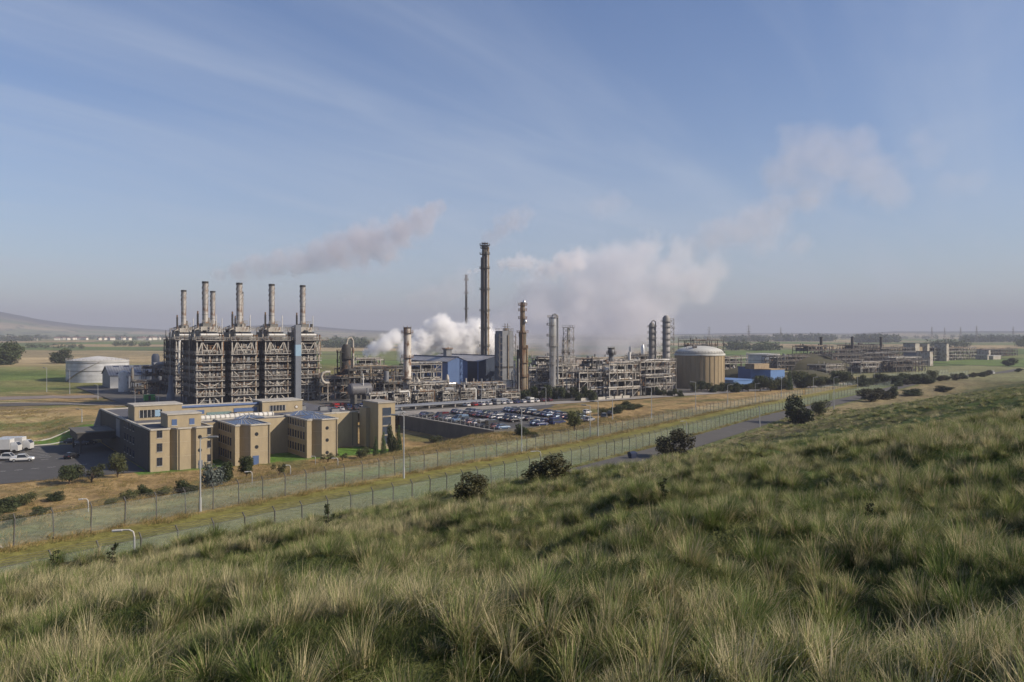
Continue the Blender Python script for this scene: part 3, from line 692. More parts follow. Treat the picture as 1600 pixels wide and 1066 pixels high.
    mb = MB(); mb.use(DECK)
    mb.box(W,12.85,-.3,.9,24.0,24.25); mb.box(W+.3,12.6,4,7,10.4,10.6); mb.box(W+.3,12.6,10,13,18.8,19.0); mb.use(PALE); mb.rail([(W,-.3,24.25),(12.85,-.3,24.25)],1.1,1.2,.09)
    for z in (6.3,13,18.8): mb.bar((W,18,z),(12.85,18,z),.3); mb.bar((W,6,z),(12.85,6,z),.25)
    mb.use(DARK); mb.box(W+.3,12.55,19.5,20.5,0,23)  # dark slab fills the gap between towers in place of its shade
    mb.build('link_bridge', T)
    return T
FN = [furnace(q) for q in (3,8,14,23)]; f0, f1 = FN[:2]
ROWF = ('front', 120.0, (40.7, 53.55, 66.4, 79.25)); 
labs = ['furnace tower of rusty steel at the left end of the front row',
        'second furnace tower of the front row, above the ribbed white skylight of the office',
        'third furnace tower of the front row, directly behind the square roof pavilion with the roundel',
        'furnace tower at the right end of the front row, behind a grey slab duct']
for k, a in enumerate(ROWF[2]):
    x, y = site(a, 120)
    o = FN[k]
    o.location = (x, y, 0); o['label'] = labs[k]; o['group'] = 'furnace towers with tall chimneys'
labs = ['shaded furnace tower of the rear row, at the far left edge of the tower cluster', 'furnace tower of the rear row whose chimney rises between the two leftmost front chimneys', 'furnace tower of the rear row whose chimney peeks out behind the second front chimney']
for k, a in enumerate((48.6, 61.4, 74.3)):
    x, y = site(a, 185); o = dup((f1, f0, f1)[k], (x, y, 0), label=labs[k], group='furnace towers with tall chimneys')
T = sthing('slab_duct', 'tall narrow grey slab duct standing in front of the rightmost furnace tower', 'duct', 77.6, 117.5)
mb = MB(); mb.use(BLGREY); mb.box(0,2.3,0,1.4,0,18); mb.box(0,2.3,0,1.4,22.5,30.4); mb.build('casing', T)
mb = MB(); mb.use(BLUEP); mb.box(-.02,2.32,-.02,1.42,18,22.5); mb.build('pale_panel', T)
T = sthing('flared_duct', 'blue-grey flared duct with a white down pipe at the left foot of the furnace towers', 'duct', *at(267, 322))
mb = MB(); mb.use(BLGREY); mb.lathe([(1.9,0),(1.8,1),(1.0,4.5),(.9,9.5),(.9,10)],0,0,14); mb.build('duct_body', T, smooth=40)
mb = MB(); mb.use(WHITE); mb.path([(3.4,1,10.5),(3.4,1,23.5),(5.4,3,24.5)], .42, 8); mb.build('down_pipe', T)

# ------------------------------------------------------------------ process structures
def process(name, label, cat, a, b, w, dp, levels, seed, nx=4, ny=3, lit=.5, vessels=2, dens=1., group=None, z=0, roof=False, pipes=6):
    rd = random.Random(seed); T = sthing(name, label, cat, a, b, z, group)
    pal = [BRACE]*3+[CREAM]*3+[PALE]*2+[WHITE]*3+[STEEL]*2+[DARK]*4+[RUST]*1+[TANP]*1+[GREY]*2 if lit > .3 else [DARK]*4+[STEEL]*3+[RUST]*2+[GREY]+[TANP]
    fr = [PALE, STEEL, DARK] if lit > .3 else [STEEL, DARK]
    xs = [w*k/(nx-1) for k in range(nx)]; ys = [dp*k/(ny-1) for k in range(ny)]
    mb = MB(); top = levels[-1]
    for x in xs:
        for y in ys: mb.use(rd.choice(fr)); mb.bar((x,y,-.3),(x,y,top+.2+(rd.random()<.25)*rd.uniform(.5,2.2)), .34)
    for zl in levels:
        for y in ys: mb.use((BRACE if lit > .3 else STEEL) if y == 0 else DARK); mb.bar((0,y,zl),(w,y,zl), .26, .46)  # rear beams darkened as shade behind the pale front ones
        for x in xs: mb.use(rd.choice(fr)); mb.bar((x,0,zl),(x,dp,zl), .26, .36)
    lv = [0]+list(levels)
    for k in range(int(nx*1.5)):
        i = rd.randrange(nx-1); z0, z1 = rd.choice(list(zip(lv, lv[1:]))); mb.use(rd.choice(fr)); mb.bar((xs[i],0,z0),(xs[i+1],0,z1), .18)
    mb.build('steel_frame', T)
    mb = MB(); mb.use(DECK)
    for zl in levels:
        for i in range(nx-1):
            if rd.random() < .55: mb.box(xs[i],xs[i+1],-.4,dp*rd.uniform(.4,1),zl+.19,zl+.27)
    if mb.v: mb.build('deck', T)
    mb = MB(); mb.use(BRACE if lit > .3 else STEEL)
    for zl in levels[-2:]: mb.rail([(0,dp,zl+.2),(0,-.4,zl+.2),(w,-.4,zl+.2),(w,dp,zl+.2)], 1.1, 2.0, .09)
    mb.build('handrail', T)
    mb = MB()
    for zl in levels:
        for k in range(max(2, int(pipes*dens))):
            mb.use(rd.choice(pal)); y = rd.uniform(-.2,dp); r_ = rd.choice((.12,.16,.2,.28,.4)); x0 = rd.uniform(-1,w*.4); x1 = rd.uniform(w*.5,w+1)
            zz_ = zl+.25+r_; mb.tube((x0,y,zz_),(x1,y,zz_), r_, 7)
            if rd.random() < .6: mb.tube((x1,y,zz_),(x1,y,max(.2,zz_-rd.uniform(1.5,5))), r_, 7)
            if rd.random() < .35: mb.tube((x0,y,zz_),(x0,y,zz_+rd.uniform(.6,2.6)), r_, 7)
        for k in range(int(2*dens)):
            mb.use(rd.choice(pal)); x = rd.uniform(0,w); r_ = rd.uniform(.1,.3); mb.tube((x,-.5,zl+.7),(x,dp,zl+.7), r_, 7)
    for k in range(int(w*.5*dens)):
        mb.use(rd.choice(pal)); x = rd.uniform(0,w); y = rd.uniform(-.3,.6); z0 = rd.choice(lv[:-1]); mb.tube((x,y,z0),(x,y,z0+rd.uniform(1.5,4.5)), rd.uniform(.08,.3), 6)
    mb.build('pipework', T, smooth=50)
    for k in range(max(2,int(w/4))):
        i = rd.randrange(len(lv)-1); x = rd.uniform(0,w*.75); mb = MB(); mb.use(DARK); mb.box(x,x+rd.uniform(2,5),dp*.35,dp*.9,lv[i]+.3,lv[i]+(lv[i+1]-lv[i])*rd.uniform(.6,.95)); mb.build('housing', T)  # dark boxes added as backing so the gaps behind the pipes look black
    for zl in lv[:-1] if not roof else lv:
        for k in range(int(w*.42*dens)+1):
            mb = MB(); mb.use(rd.choice(pal)); x = rd.uniform(.4,w-.4); y = rd.uniform(.2,dp-.2); s = rd.uniform(.5,1.6)
            mb.cbox(x,y,zl+.27,s,rd.uniform(.5,1.4),rd.uniform(.5,1.9)); mb.build('equipment_box', T)
    for k in range(vessels):
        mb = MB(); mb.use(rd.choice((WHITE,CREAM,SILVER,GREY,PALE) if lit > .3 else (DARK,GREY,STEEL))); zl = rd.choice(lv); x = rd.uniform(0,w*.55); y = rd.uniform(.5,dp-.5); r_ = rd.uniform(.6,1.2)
        if rd.random() < .6: mb.hcyl((x,y,zl+.4+r_),(x+rd.uniform(3,6),y,zl+.4+r_), r_, 12)
        else: mb.lathe([(r_*.4,zl+.3),(r_,zl+.6),(r_,zl+3.5+rd.random()*2),(r_*.5,zl+4.6+rd.random()*2)],x,y,12)
        mb.build('vessel', T, smooth=40)
    return T
def at(px, D): return tosite(*PD(px, D))
def proc_px(px0, px1, D, top_y, **k):
    """structure whose front-left corner stands in direction px0 at distance D and which spans to px1 along the site grid"""
    a, b = at(px0, D); u1 = (px1-800)/F; x0, y0 = site(a, b)
    w = (u1*y0-x0)/(E1[0]-u1*E1[1]); top = H-(top_y-HZ)/F*D
    n = k.pop('n', None) or max(2, int(round(top/3.2))); lv = [top*(i+1)/n for i in range(n)]
    return process(k.pop('name','process_structure'), k.pop('label'), k.pop('cat','process plant'), a, b, w, k.pop('dp',8), lv, k.pop('seed'), nx=max(3, int(w/4.5)+1), **k)
P_ = [
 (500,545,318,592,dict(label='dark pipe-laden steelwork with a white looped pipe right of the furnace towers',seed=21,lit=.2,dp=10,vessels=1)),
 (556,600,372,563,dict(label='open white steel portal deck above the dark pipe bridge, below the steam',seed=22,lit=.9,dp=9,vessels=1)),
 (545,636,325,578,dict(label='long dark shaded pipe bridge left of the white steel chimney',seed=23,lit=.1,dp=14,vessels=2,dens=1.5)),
 (640,690,345,570,dict(label='cream steel frame stacked with pipes against the first blue shed',seed=24,lit=.9,dp=9,dens=1.4)),
 (640,700,312,602,dict(label='dense lit pipework block just right of the white steel chimney',seed=25,lit=.9,dp=8,dens=1.8)),
 (690,735,322,606,dict(label='pale pipe manifold below the lit blue gable',seed=26,lit=.9,dp=7,dens=1.6)),
 (730,790,318,603,dict(label='brown steel pipe bridge in front of the shaded blue shed',seed=27,lit=.6,dp=7,dens=1.5)),
 (785,812,314,615,dict(label='low orange-oxide steel frame beside the end of the parked car row',seed=28,lit=.8,dp=5,vessels=0,dens=.6)),
 (826,862,375,578,dict(label='pale stepped pipe deck between the rusty column and the silver column',seed=29,lit=.9,dp=9)),
 (866,905,372,572,dict(label='lit pipe deck right behind the silver column',seed=30,lit=.8,dp=9)),
 (905,956,330,583,dict(label='four-storey pale concrete pipe rack above the white road barrier',seed=31,lit=1,dp=8,dens=1.2)),
 (952,1000,335,570,dict(label='taller pale pipe rack with rusty uprights right of the four-storey rack',seed=32,lit=1,dp=8,dens=1.5)),
 (925,1000,395,562,dict(label='congested process block around the small column with a dark crowned head',seed=33,lit=.7,dp=12,dens=1.4)),
 (1000,1056,372,566,dict(label='broad congested pale process block left of the domed concrete tank',seed=34,lit=1,dp=12,dens=1.8)),
 (1008,1050,345,590,dict(label='low white frame of pipes between the shrubs and the domed tank',seed=35,lit=1,dp=7,dens=1.3)),
 (1084,1130,470,533,dict(label='slender steel framework rising behind the dome of the concrete tank',seed=36,lit=.3,dp=12,vessels=0,dens=.5)),
 (1131,1168,470,560,dict(label='pale pipe structure right behind the domed concrete tank',seed=37,lit=.9,dp=10)),
 (840,900,430,560,dict(label='distant pale process frame between the columns, under the big steam cloud',seed=38,lit=.9,dp=10)),
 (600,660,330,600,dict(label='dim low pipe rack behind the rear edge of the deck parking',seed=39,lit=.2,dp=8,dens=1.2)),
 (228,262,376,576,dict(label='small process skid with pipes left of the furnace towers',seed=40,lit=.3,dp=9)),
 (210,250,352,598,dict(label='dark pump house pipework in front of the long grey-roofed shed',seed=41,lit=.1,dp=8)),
 (1000,1050,480,556,dict(label='hazy pale frame at the feet of the two tall grey columns',seed=42,lit=.8,dp=12)),
]
for p0,p1,D,ty,k in P_: proc_px(p0,p1,D,ty,**k)
# far terminal at the right
FAR = [(1262,1302,640,542,'dark frame on the grassy mound left of the first far chimney'),(1290,1345,690,548,'long dark rack between the first two far chimneys'),(1300,1350,620,556,'grey shelved bay below the first far chimney'),
       (1330,1380,730,540,'dark rack under the second far chimney'),(1350,1400,680,553,'pale lower gallery right of the second far chimney'),(1376,1430,740,545,'dark rack running right from the third far chimney'),
       (1400,1440,660,560,'brownish low deck in front of the white box towers'),(1460,1525,800,545,'dark far rack right of the white box towers'),(1535,1590,900,547,'farthest dark rack near the end of the road'),
       (1290,1320,540,572,'white-roofed pipe deck above the tree belt'),(1345,1392,560,568,'white shed-like deck beside the tree belt'),(1395,1450,570,565,'pale low rack beyond the tree belt'),(1215,1265,600,558,'colonnade of pale posts at the foot of the grassy mound')]
for k,(p0,p1,D,ty,l) in enumerate(FAR):
    proc_px(p0,p1,D,ty,label=l,seed=60+k,lit=.9 if 'white' in l else .05,dp=14,vessels=1,dens=1.5,cat='process rack',name='process_rack')

# ------------------------------------------------------------------ columns, stacks, tanks
def column(label, px, D, prof, m, rings=(), lad=True, pipe=None, n=14, name='process_column', cat='column', extra=None, ringm=None, w=.9):
    x, y = PD(px, D); T = thing(name, label, cat, (x,y,0), TH)
    mb = MB(); mb.use(m); mb.lathe(prof, 0, 0, n); mb.build('shell', T, smooth=40)
    rr = lambda z: float(np.interp(z, [p[1] for p in prof], [p[0] for p in prof]))
    for z, a0, a1 in rings:
        mb = MB(); mb.use(ringm or STEEL); mb.ring(rr(z)+.03, z, w, 12, True, a0, a1); mb.build('platform', T)
    if lad:
        mb = MB(); mb.use(ringm or STEEL); zt = prof[-1][1]; rm = max(rr(z) for z in np.linspace(2,zt-2,20)); a = R(215)
        mb.ladder((rm+.25)*math.cos(a),(rm+.25)*math.sin(a), 1, zt, math.cos(a), math.sin(a)); mb.build('ladder', T)
    if pipe:
        mb = MB(); pm, pr, ang, z0 = pipe; zt = prof[-1][1]; mb.use(pm); rm = max(p[0] for p in prof)+pr+.25; a = R(ang); c, s = math.cos(a), math.sin(a)
        mb.path([(0,0,zt-.3),(0,0,zt+.7),(c*rm*.5,s*rm*.5,zt+1.1),(c*rm,s*rm,zt+.5),(c*rm,s*rm,z0)], pr, 9); mb.build('overhead_pipe', T, smooth=50)
    if extra: extra(T)
    return T
TAU = 2*math.pi
def ztop(y, D): return H-(y-HZ)/F*D
def crown_(r, z, m=RUST, h=2.2):
    mb = MB(); mb.use(m); mb.ring(r+.02, z-h, .8, 12); mb.use(DARK); mb.tube((0,0,z-.4),(0,0,z+.15), r*1.06, 14); mb.use(STEEL)
    for k in range(6):
        a = TAU*k/6; mb.bar((r*1.1*math.cos(a),r*1.1*math.sin(a),z-h),(r*1.1*math.cos(a),r*1.1*math.sin(a),z+.7),.12)
    return mb
RW = mat('rusty_white_shell',(.5,.47,.43),.6,c2=(.36,.33,.29),scale=.3,rust=.5,vec=(1,1,.25))
column('white steel chimney with rust streaks and ring platforms in front of the pipe bridge', 636.5, 316, [(1.75,0),(1.75,.5),(1.6,1),(1.6,8.9),(1.78,9.0),(1.78,9.4),(1.6,9.5),(1.6,ztop(603,316)),(1.7,ztop(602,316)),(1.55,ztop(601,316)),(1.5,ztop(512,316))], RW, [(17.3,0,TAU),(8.9,2.2,5),(4,2.2,5)], name='steel_chimney', cat='chimney', ringm=RUST, extra=lambda T: crown_(1.5, ztop(512,316)).build('crown', T))
TALL = mat('streaked_stack',(.085,.08,.075),.8,c2=(.045,.042,.04),scale=.12,amt=1,rust=.3,vec=(1,1,.2))
zt = ztop(383,450)
def tallx(T):
    mb = MB()
    for k,(x,y,r,m) in enumerate(((1.4,-1.2,.7,TANP),(-1.5,-1.0,.6,DARK),(.2,-1.9,.55,PALE),(1.7,.8,.6,DARK),(-1.2,1.5,.5,STEEL))): mb.use(m); mb.tube((x,y,0),(x,y,zt-1-k*1.5), r, 8)
    mb.build('riser_pipe', T, smooth=50)
    crown_(1.7, zt+1, DARK, 3).build('crown', T)
column('very tall dark stack bundled with pipes and platforms rising behind the blue sheds', 757.5, 450, [(1.9,0),(1.7,zt*.5),(1.6,zt)], TALL, [(z,0,TAU) for z in (20,30,40,52,64,72,77)], name='flare_stack', cat='stack', ringm=DARK, extra=tallx, w=1.3)
zt = ztop(430,600)
column('thin dark vent stack with a puff of steam left of the very tall stack', 728.5, 600, [(1.1,0),(.9,zt*.6),(.8,zt)], DARK, [(z,0,TAU) for z in (30,46,58,68)], name='vent_stack', cat='stack', extra=lambda T: crown_(.9, zt, STEEL, 4).build('crown', T))
# dark twin column with the pale looped pipe
def loopx(T):
    mb = MB(); mb.use(CREAM); mb.path([(0,0,22),(.6,0,24.6),(2.0,0,25.4),(3.0,0,24),(3.2,0,11),(4.8,0,8),(6,0,6.5)], .45, 9); mb.build('looped_pipe', T, smooth=50)
    mb = MB(); mb.use(DARK); mb.bar((-3,-1,0),(-3,-1,20),.35); mb.bar((-3,2,0),(-3,2,20),.35)
    for z in (6,11,15,19): mb.box(-3.4,-1.2,-1.4,2.2,z,z+.2); mb.rail([(-3.4,2.2,z+.2),(-3.4,-1.4,z+.2),(-1,-1.4,z+.2)],1.1,1.2,.09)
    mb.use(RUST); mb.cbox(1.5,-1,5.5,4,2,1.2); mb.build('side_platform', T)
column('dark squat reactor column topped by a pale looped pipe, left of the steam', 541, 330, [(2.0,0),(2.0,20.5),(1.2,22.5)], DARK, [(9,0,TAU),(16.5,0,TAU)], name='reactor_column', ringm=DARK, extra=loopx)
T = sthing('horizontal_vessel', 'large dark horizontal drum with a dull dished end above the rear parked cars', 'vessel', *at(548, 303))
mb = MB(); mb.use(mat('dull_drum',(.13,.13,.14),.5,c2=(.09,.09,.1),scale=.3)); mb.hcyl((0,0,5.6),(7.5,0,5.6),2.3,18); mb.build('drum', T, smooth=50)
mb = MB(); mb.use(CONCD); mb.cbox(1.2,0,0,1,4,3.6); mb.cbox(6,0,0,1,4,3.6); mb.use(WHITE); mb.tube((4.4,-1.6,5),(4.4,-1.6,11.5),.22,8); mb.build('saddle', T)
T = sthing('looped_pipe', 'thick white U-shaped pipe loop beside the right end of the furnace towers', 'pipe', *at(503, 316))
mb = MB(); mb.use(CREAM); mb.path([(3.4,0,11.6),(1.2,0,11.6),(.2,0,10.8),(-.2,0,9.6),(.2,0,8.2),(1.2,0,7.3),(3.0,0,7.2)], .55, 10); mb.path([(2.4,0,7.2),(2.4,0,0)], .3, 8); mb.build('pipe_run', T, smooth=60)
# grey clad block
D = 386; zt = ztop(517,D)
T = thing('clad_tower', 'blue-grey clad square tower with bare steel frames on both sides, right of the shaded shed', 'tower', (*PD(785,D),0), TH)
mb = MB(); mb.use(mat('corrugated_grey',(.18,.19,.21),.55,c2=(.13,.138,.15),scale=.4)); mb.box(0,6.6,0,6,4,zt); mb.use(DARK); mb.box(-.05,6.65,-.05,6.05,10.2,11.2); mb.build('cladding', T)
mb = MB(); mb.use(STEEL)
for x in (-1.6,8): 
    for y in (0,4): mb.bar((x,y,0),(x,y,zt-1.5),.25)
    for z in np.arange(3,zt-1,3.2): mb.bar((x,0,z),(x,4,z),.2); mb.bar((x,0,z),(0 if x<0 else 6.6,0,z),.2); mb.bar((x,0,z),(x,4,min(z+3.2,zt-1.5)),.14)
mb.rail([(0,6,zt),(0,0,zt),(6.6,0,zt),(6.6,6,zt)],1.2,1.2,.1); mb.bar((3,2,zt),(3,2,zt+3.6),.3); mb.bar((4.6,2,zt),(4.6,2,zt+3.6),.3); mb.cbox(3.8,2,zt+2,3.4,2,.2); mb.cbox(3.8,2,zt,2.4,2,1.3)
for x in (0.3,6.3): mb.bar((x,.3,0),(x,.3,4.2),.4)
mb.build('steel_frame', T)
mb = MB(); mb.use(TANP); mb.tube((3.2,-.35,5),(3.2,-.35,zt-2),.22,7); mb.use(STEEL); mb.ladder(4,-.3,2,zt,0,-1); mb.build('riser_pipe', T)
D = 352; zt = ztop(472,D)
def rustx(T):
    mb = MB(); mb.use(TANP); mb.tube((1.9,-.8,0),(1.9,-.8,22),.4,8); mb.use(RUST); mb.tube((-1.3,-1.6,8),(-1.3,-1.6,30),.35,8); mb.use(DARK); mb.tube((-2.3,.4,0),(-2.3,.4,20),.55,8); mb.use(PALE); mb.tube((-2.8,-1,0),(-2.8,-1,16),.3,8); mb.build('riser_pipe', T, smooth=50)
    mb = MB(); mb.use(SILVER); mb.lathe([(.5,zt-1),(.75,zt-.4),(.6,zt+.5),(.2,zt+.9)],.4,-.6,10); mb.lathe([(.5,zt-9.5),(.7,zt-9),(.7,zt-8.2),(.3,zt-7.8)],.5,-1.4,10); mb.build('silver_drum', T, smooth=50)
column('tall rust-brown stepped column with silver drums near its top', 816.5, D, [(1.75,0),(1.75,14),(1.6,14.4),(1.6,25.5),(1.75,25.7),(1.75,27.6),(1.1,28.2),(1.05,zt-1.5),(.6,zt)], mat('rust_brown_shell',(.19,.155,.11),.7,c2=(.1,.08,.055),scale=.25,amt=1,rust=.3,vec=(1,1,.4)), [(z,0,TAU) for z in (8,14,20.5,27.3,33.5,37,zt-1.6)], ringm=RUST, extra=rustx, w=.8)
D = 362; zt = ztop(495,D)
column('gleaming silver column, wider at its upper half, with a pipe hooped over its head', 863.5, D, [(1.5,0),(1.5,ztop(545,D)),(1.75,ztop(542,D)),(1.75,zt-.8),(.9,zt)], SILVER, [(ztop(541,D),0,TAU),(zt-4,2,4.6),(zt-9,2,4.6),(17,2,4.6),(13,2,4.6),(zt-.5,0,TAU)], pipe=(GREY,.45,-15,4), ringm=PALE)
def lattice(name, label, cat, px, D, ytop, w, m=PALE, core=None, dp=None, group=None):
    x, y = PD(px, D); zt = ztop(ytop, D); T = thing(name, label, cat, (x,y,0), TH, group); dp = dp or w
    mb = MB(); mb.use(m)
    for sx in (0,w):
        for sy in (0,dp): mb.bar((sx,sy,0),(sx,sy,zt),.24)
    z = 0
    while z < zt-1:
        z1 = min(z+3,zt)
        for p,q in (((0,0),(w,0)),((w,0),(w,dp)),((w,dp),(0,dp)),((0,dp),(0,0))):
            mb.bar((*p,z1),(*q,z1),.18); mb.bar((*p,z),(*q,z1),.13)
        z = z1
    mb.build('lattice_frame', T)
    mb = MB(); mb.use(DECK)
    for z in np.arange(6,zt+.1,6): mb.box(-.4,w+.4,-.4,dp+.4,z,z+.15); mb.rail([(-.4,dp+.4,z+.15),(-.4,-.4,z+.15),(w+.4,-.4,z+.15),(w+.4,dp+.4,z+.15)],1.1,1.4,.08)
    mb.build('platform', T)
    if core:
        mb = MB(); mb.use(core[0]); mb.lathe([(core[1],0),(core[1],zt-1),(core[1]*.5,zt)],w/2,dp/2,12); mb.build('inner_column', T, smooth=40)
    return T
lattice('lattice_tower','shorter pale lattice tower of the pair right of the silver column','lattice tower',882,384,532,1.7)
lattice('lattice_tower','taller pale lattice tower of the pair right of the silver column','lattice tower',887.5,388,512,3.6,core=(GREY,.7))
column('small grey column with a dark crowned head above the congested racks', 955, 352, [(1.1,0),(1.1,18),(1.4,18.3),(1.4,19.6),(.9,20.5)], GREY, [(14.5,0,TAU),(17.6,0,TAU)], ringm=DARK, extra=lambda T: crown_(1.4, 20.6, DARK, 2.5).build('crown', T))
D = 455
column('slim weathered grey column left of the tall lattice-backed column', 1018.5, D, [(1.75,0),(1.75,ztop(508,D)),(.9,ztop(504,D))], mat('hazy_grey_shell',(.3,.285,.265),.7,c2=(.17,.16,.15),scale=.3,amt=1,vec=(1,1,.3)), [(z,0,TAU) for z in (8,12,16,20,24,27.5,31)], pipe=(STEEL,.3,-20,5), ringm=STEEL)
column('tallest grey banded column left of a lattice frame, behind the domed tank', 1041, D, [(2.3,0),(2.3,10),(2.15,10.2),(2.15,ztop(497,D)),(1,ztop(493,D))], mat('banded_grey_shell',(.3,.29,.285),.6,c2=(.17,.165,.16),scale=.25,amt=1,vec=(.3,.3,1.5)), [(z,0,TAU) for z in (10,13.5,17,20.5,24,27.5,31,34)], ringm=STEEL)
lattice('lattice_tower','slender see-through lattice tower joined to the tallest grey column','lattice tower',1046.5,D,498,3.4,m=STEEL)
# domed concrete tank
D = 402; X = (1093-800)/F*D; rt = 38/F*D; zw = ztop(553,D)
T = thing('domed_tank', 'big ribbed concrete tank with a white shallow dome, half brown in the sun', 'storage tank', (X, D, 0), 0)
mb = MB(); CT = mat('stained_concrete',(.36,.275,.16),.9,c2=(.2,.165,.11),scale=.35,amt=1.1,vec=(1,1,.25),bump=.2); mb.use(CT); mb.lathe([(rt,-1),(rt,zw)],0,0,64)
mb.build('tank_wall', T, smooth=20)
mb = MB(); mb.use(CT)
for k in range(32):
    a = TAU*k/32; mb.bar((rt*1.004*math.cos(a),rt*1.004*math.sin(a),-1),(rt*1.004*math.cos(a),rt*1.004*math.sin(a),zw-.3),.26,.07)
mb.build('buttress_rib', T)
mb = MB(); mb.use(mat('dome_paint',(.5,.5,.47),.55,c2=(.4,.4,.37),scale=.25)); mb.lathe([(rt+.35,zw-.7),(rt+.35,zw),(rt*.97,zw+.5)]+[(rt*.97*math.cos(t),zw+.5+3.6*math.sin(t)) for t in np.linspace(.12,1.5,9)],0,0,64); mb.build('dome_roof', T, smooth=40)
mb = MB(); mb.use(STEEL); mb.ring(rt-.9,zw+.4,.9,48); mb.cbox(-4,-rt*.55,zw+2.6,2,2,1.4); mb.cbox(2,-1,zw+3.9,2,2,1.2); mb.use(PALE); mb.rail([(-8,-6,zw+2.4),(-2,-2,zw+3.9),(3,0,zw+4.0)],1.2,1.5,.1); mb.build('roof_walkway', T)
mb = MB(); mb.use(STEEL); mb.ladder(-2,-rt-.3,0,zw,0,-1); mb.build('ladder', T)
def tank(label, px, base_y, wpx, y_eave, y_top, m, zb=0., cone=True, name='storage_tank'):
    D = (H-zb)*F/(base_y-HZ); r = wpx/2/F*D; D += r*.9; X = (px-800)/F*D; r = wpx/2/F*D; ze = H-(y_eave-HZ)/F*D-zb; zp = H-(y_top-HZ)/F*D-zb
    T = thing(name, label, 'storage tank', (X,D,zb), 0)
    mb = MB(); mb.use(m); mb.lathe([(r,-2),(r,ze)],0,0,56); mb.build('tank_wall', T, smooth=20)
    mb = MB(); mb.use(WHITE); mb.lathe([(r+.2,ze-.25),(r+.2,ze),(r*.5,ze+(zp-ze)*.62),(.3,zp)],0,0,56); mb.build('roof', T, smooth=20)
    mb = MB(); mb.use(PALE); mb.ring(r-.6,ze+.05,.7,48)
    for k in range(40):
        a0 = -2.4+k*.035; z0 = ze*k/40; mb.bar(((r+.5)*math.cos(a0),(r+.5)*math.sin(a0),z0),((r+.5)*math.cos(a0+.035),(r+.5)*math.sin(a0+.035),z0+ze/40),.8,.12)
    mb.build('spiral_stair', T)
    mb = MB(); mb.use(STEEL); mb.lathe([(r+.05,ze*.55),(r+.18,ze*.55),(r+.18,ze*.57),(r+.05,ze*.57)],0,0,56); mb.lathe([(r+.05,ze*.9),(r+.2,ze*.9),(r+.2,ze*.92),(r+.05,ze*.92)],0,0,56); mb.build('wind_girder', T)
    return T
tank('big white cylindrical tank with a shallow cone roof at the left, beyond the dry meadow', 153, 600, 88, 563, 556.5, TANKW)
tank('white open-rimmed tank right of the domed concrete tank, half hidden by the mound', 1192, 576, 50, 553.5, 552, TANKW)
# long shed by the white tank
D = 425; a, b = at(172, 394)
T = sthing('warehouse', 'long white-walled shed with a grey ribbed roof in front of the big white tank', 'shed', a, b)
mb = MB(); mb.use(mat('shed_wall',(.6,.6,.58),.6,c2=(.5,.5,.48),scale=.2)); w_, d_ = 27, 22; ez, rz_ = 6.6, 10.8
mb.box(0,w_,0,d_,-.4,ez); mb.use(SHEDB if False else BLGREY); mb.add([(-.03,0,-.4),(-.03,d_,-.4),(-.03,d_,ez),(-.03,d_/2,rz_),(-.03,0,ez)],[(0,4,3,2,1)]); mb.add([(w_,0,ez),(w_,d_,ez),(w_,d_/2,rz_)],[(0,1,2)]); mb.build('wall', T)
mb = MB(); mb.use(ROOFGR)
mb.add([(-.6,-.6,ez-.2),(w_+.6,-.6,ez-.2),(w_+.6,d_/2,rz_+.2),(-.6,d_/2,rz_+.2),(-.6,-.6,ez-.4),(w_+.6,-.6,ez-.4),(w_+.6,d_/2,rz_),(-.6,d_/2,rz_)],[(0,1,2,3),(4,7,6,5),(0,4,5,1),(0,3,7,4),(1,5,6,2)])
mb.add([(-.6,d_/2,rz_+.2),(w_+.6,d_/2,rz_+.2),(w_+.6,d_+.6,ez-.2),(-.6,d_+.6,ez-.2)],[(0,1,2,3)]); mb.build('roof', T)
for k in range(5):
    for v in (.12,.82):
        mb = MB(); mb.use(NAVY); y = -.6+(d_/2+.6)*v; z = ez-.2+(rz_-ez+.4)*v; x = 3+k*4.8
        mb.add([(x,y,z+.06),(x+2.6,y,z+.06),(x+2.6,y+.8,z+.62),(x,y+.8,z+.62)],[(0,1,2,3)]); mb.build('rooflight', T)
T = thing('silo', 'short white silo standing in front of the long grey-roofed shed', 'silo', (*PD(193,372),0))
mb = MB(); mb.use(WHITE); mb.lathe([(2.2,0),(2.2,8.4),(1.6,9.4),(.3,9.8)],0,0,18); mb.build('shell', T, smooth=40)
T = thing('silo', 'blue-grey slim silo at the right end of the long grey-roofed shed', 'silo', (*PD(243,402),0))
mb = MB(); mb.use(BLGREY); mb.lathe([(1.9,0),(1.9,15.5),(1.2,17)],0,0,16); mb.build('shell', T, smooth=40)
T = sthing('equipment_house', 'pale box building with rusty pipes beside the slim silo, left of the towers', 'building', *at(250, 415))
mb = MB(); mb.use(CREAM); mb.box(0,9,0,8,0,12); mb.use(RUST); mb.box(2,6,-.4,0,4,6); mb.build('wall', T)
mb = MB(); mb.use(FELT); mb.box(-.3,9.3,-.3,8.3,12,12.4); mb.build('roof', T)
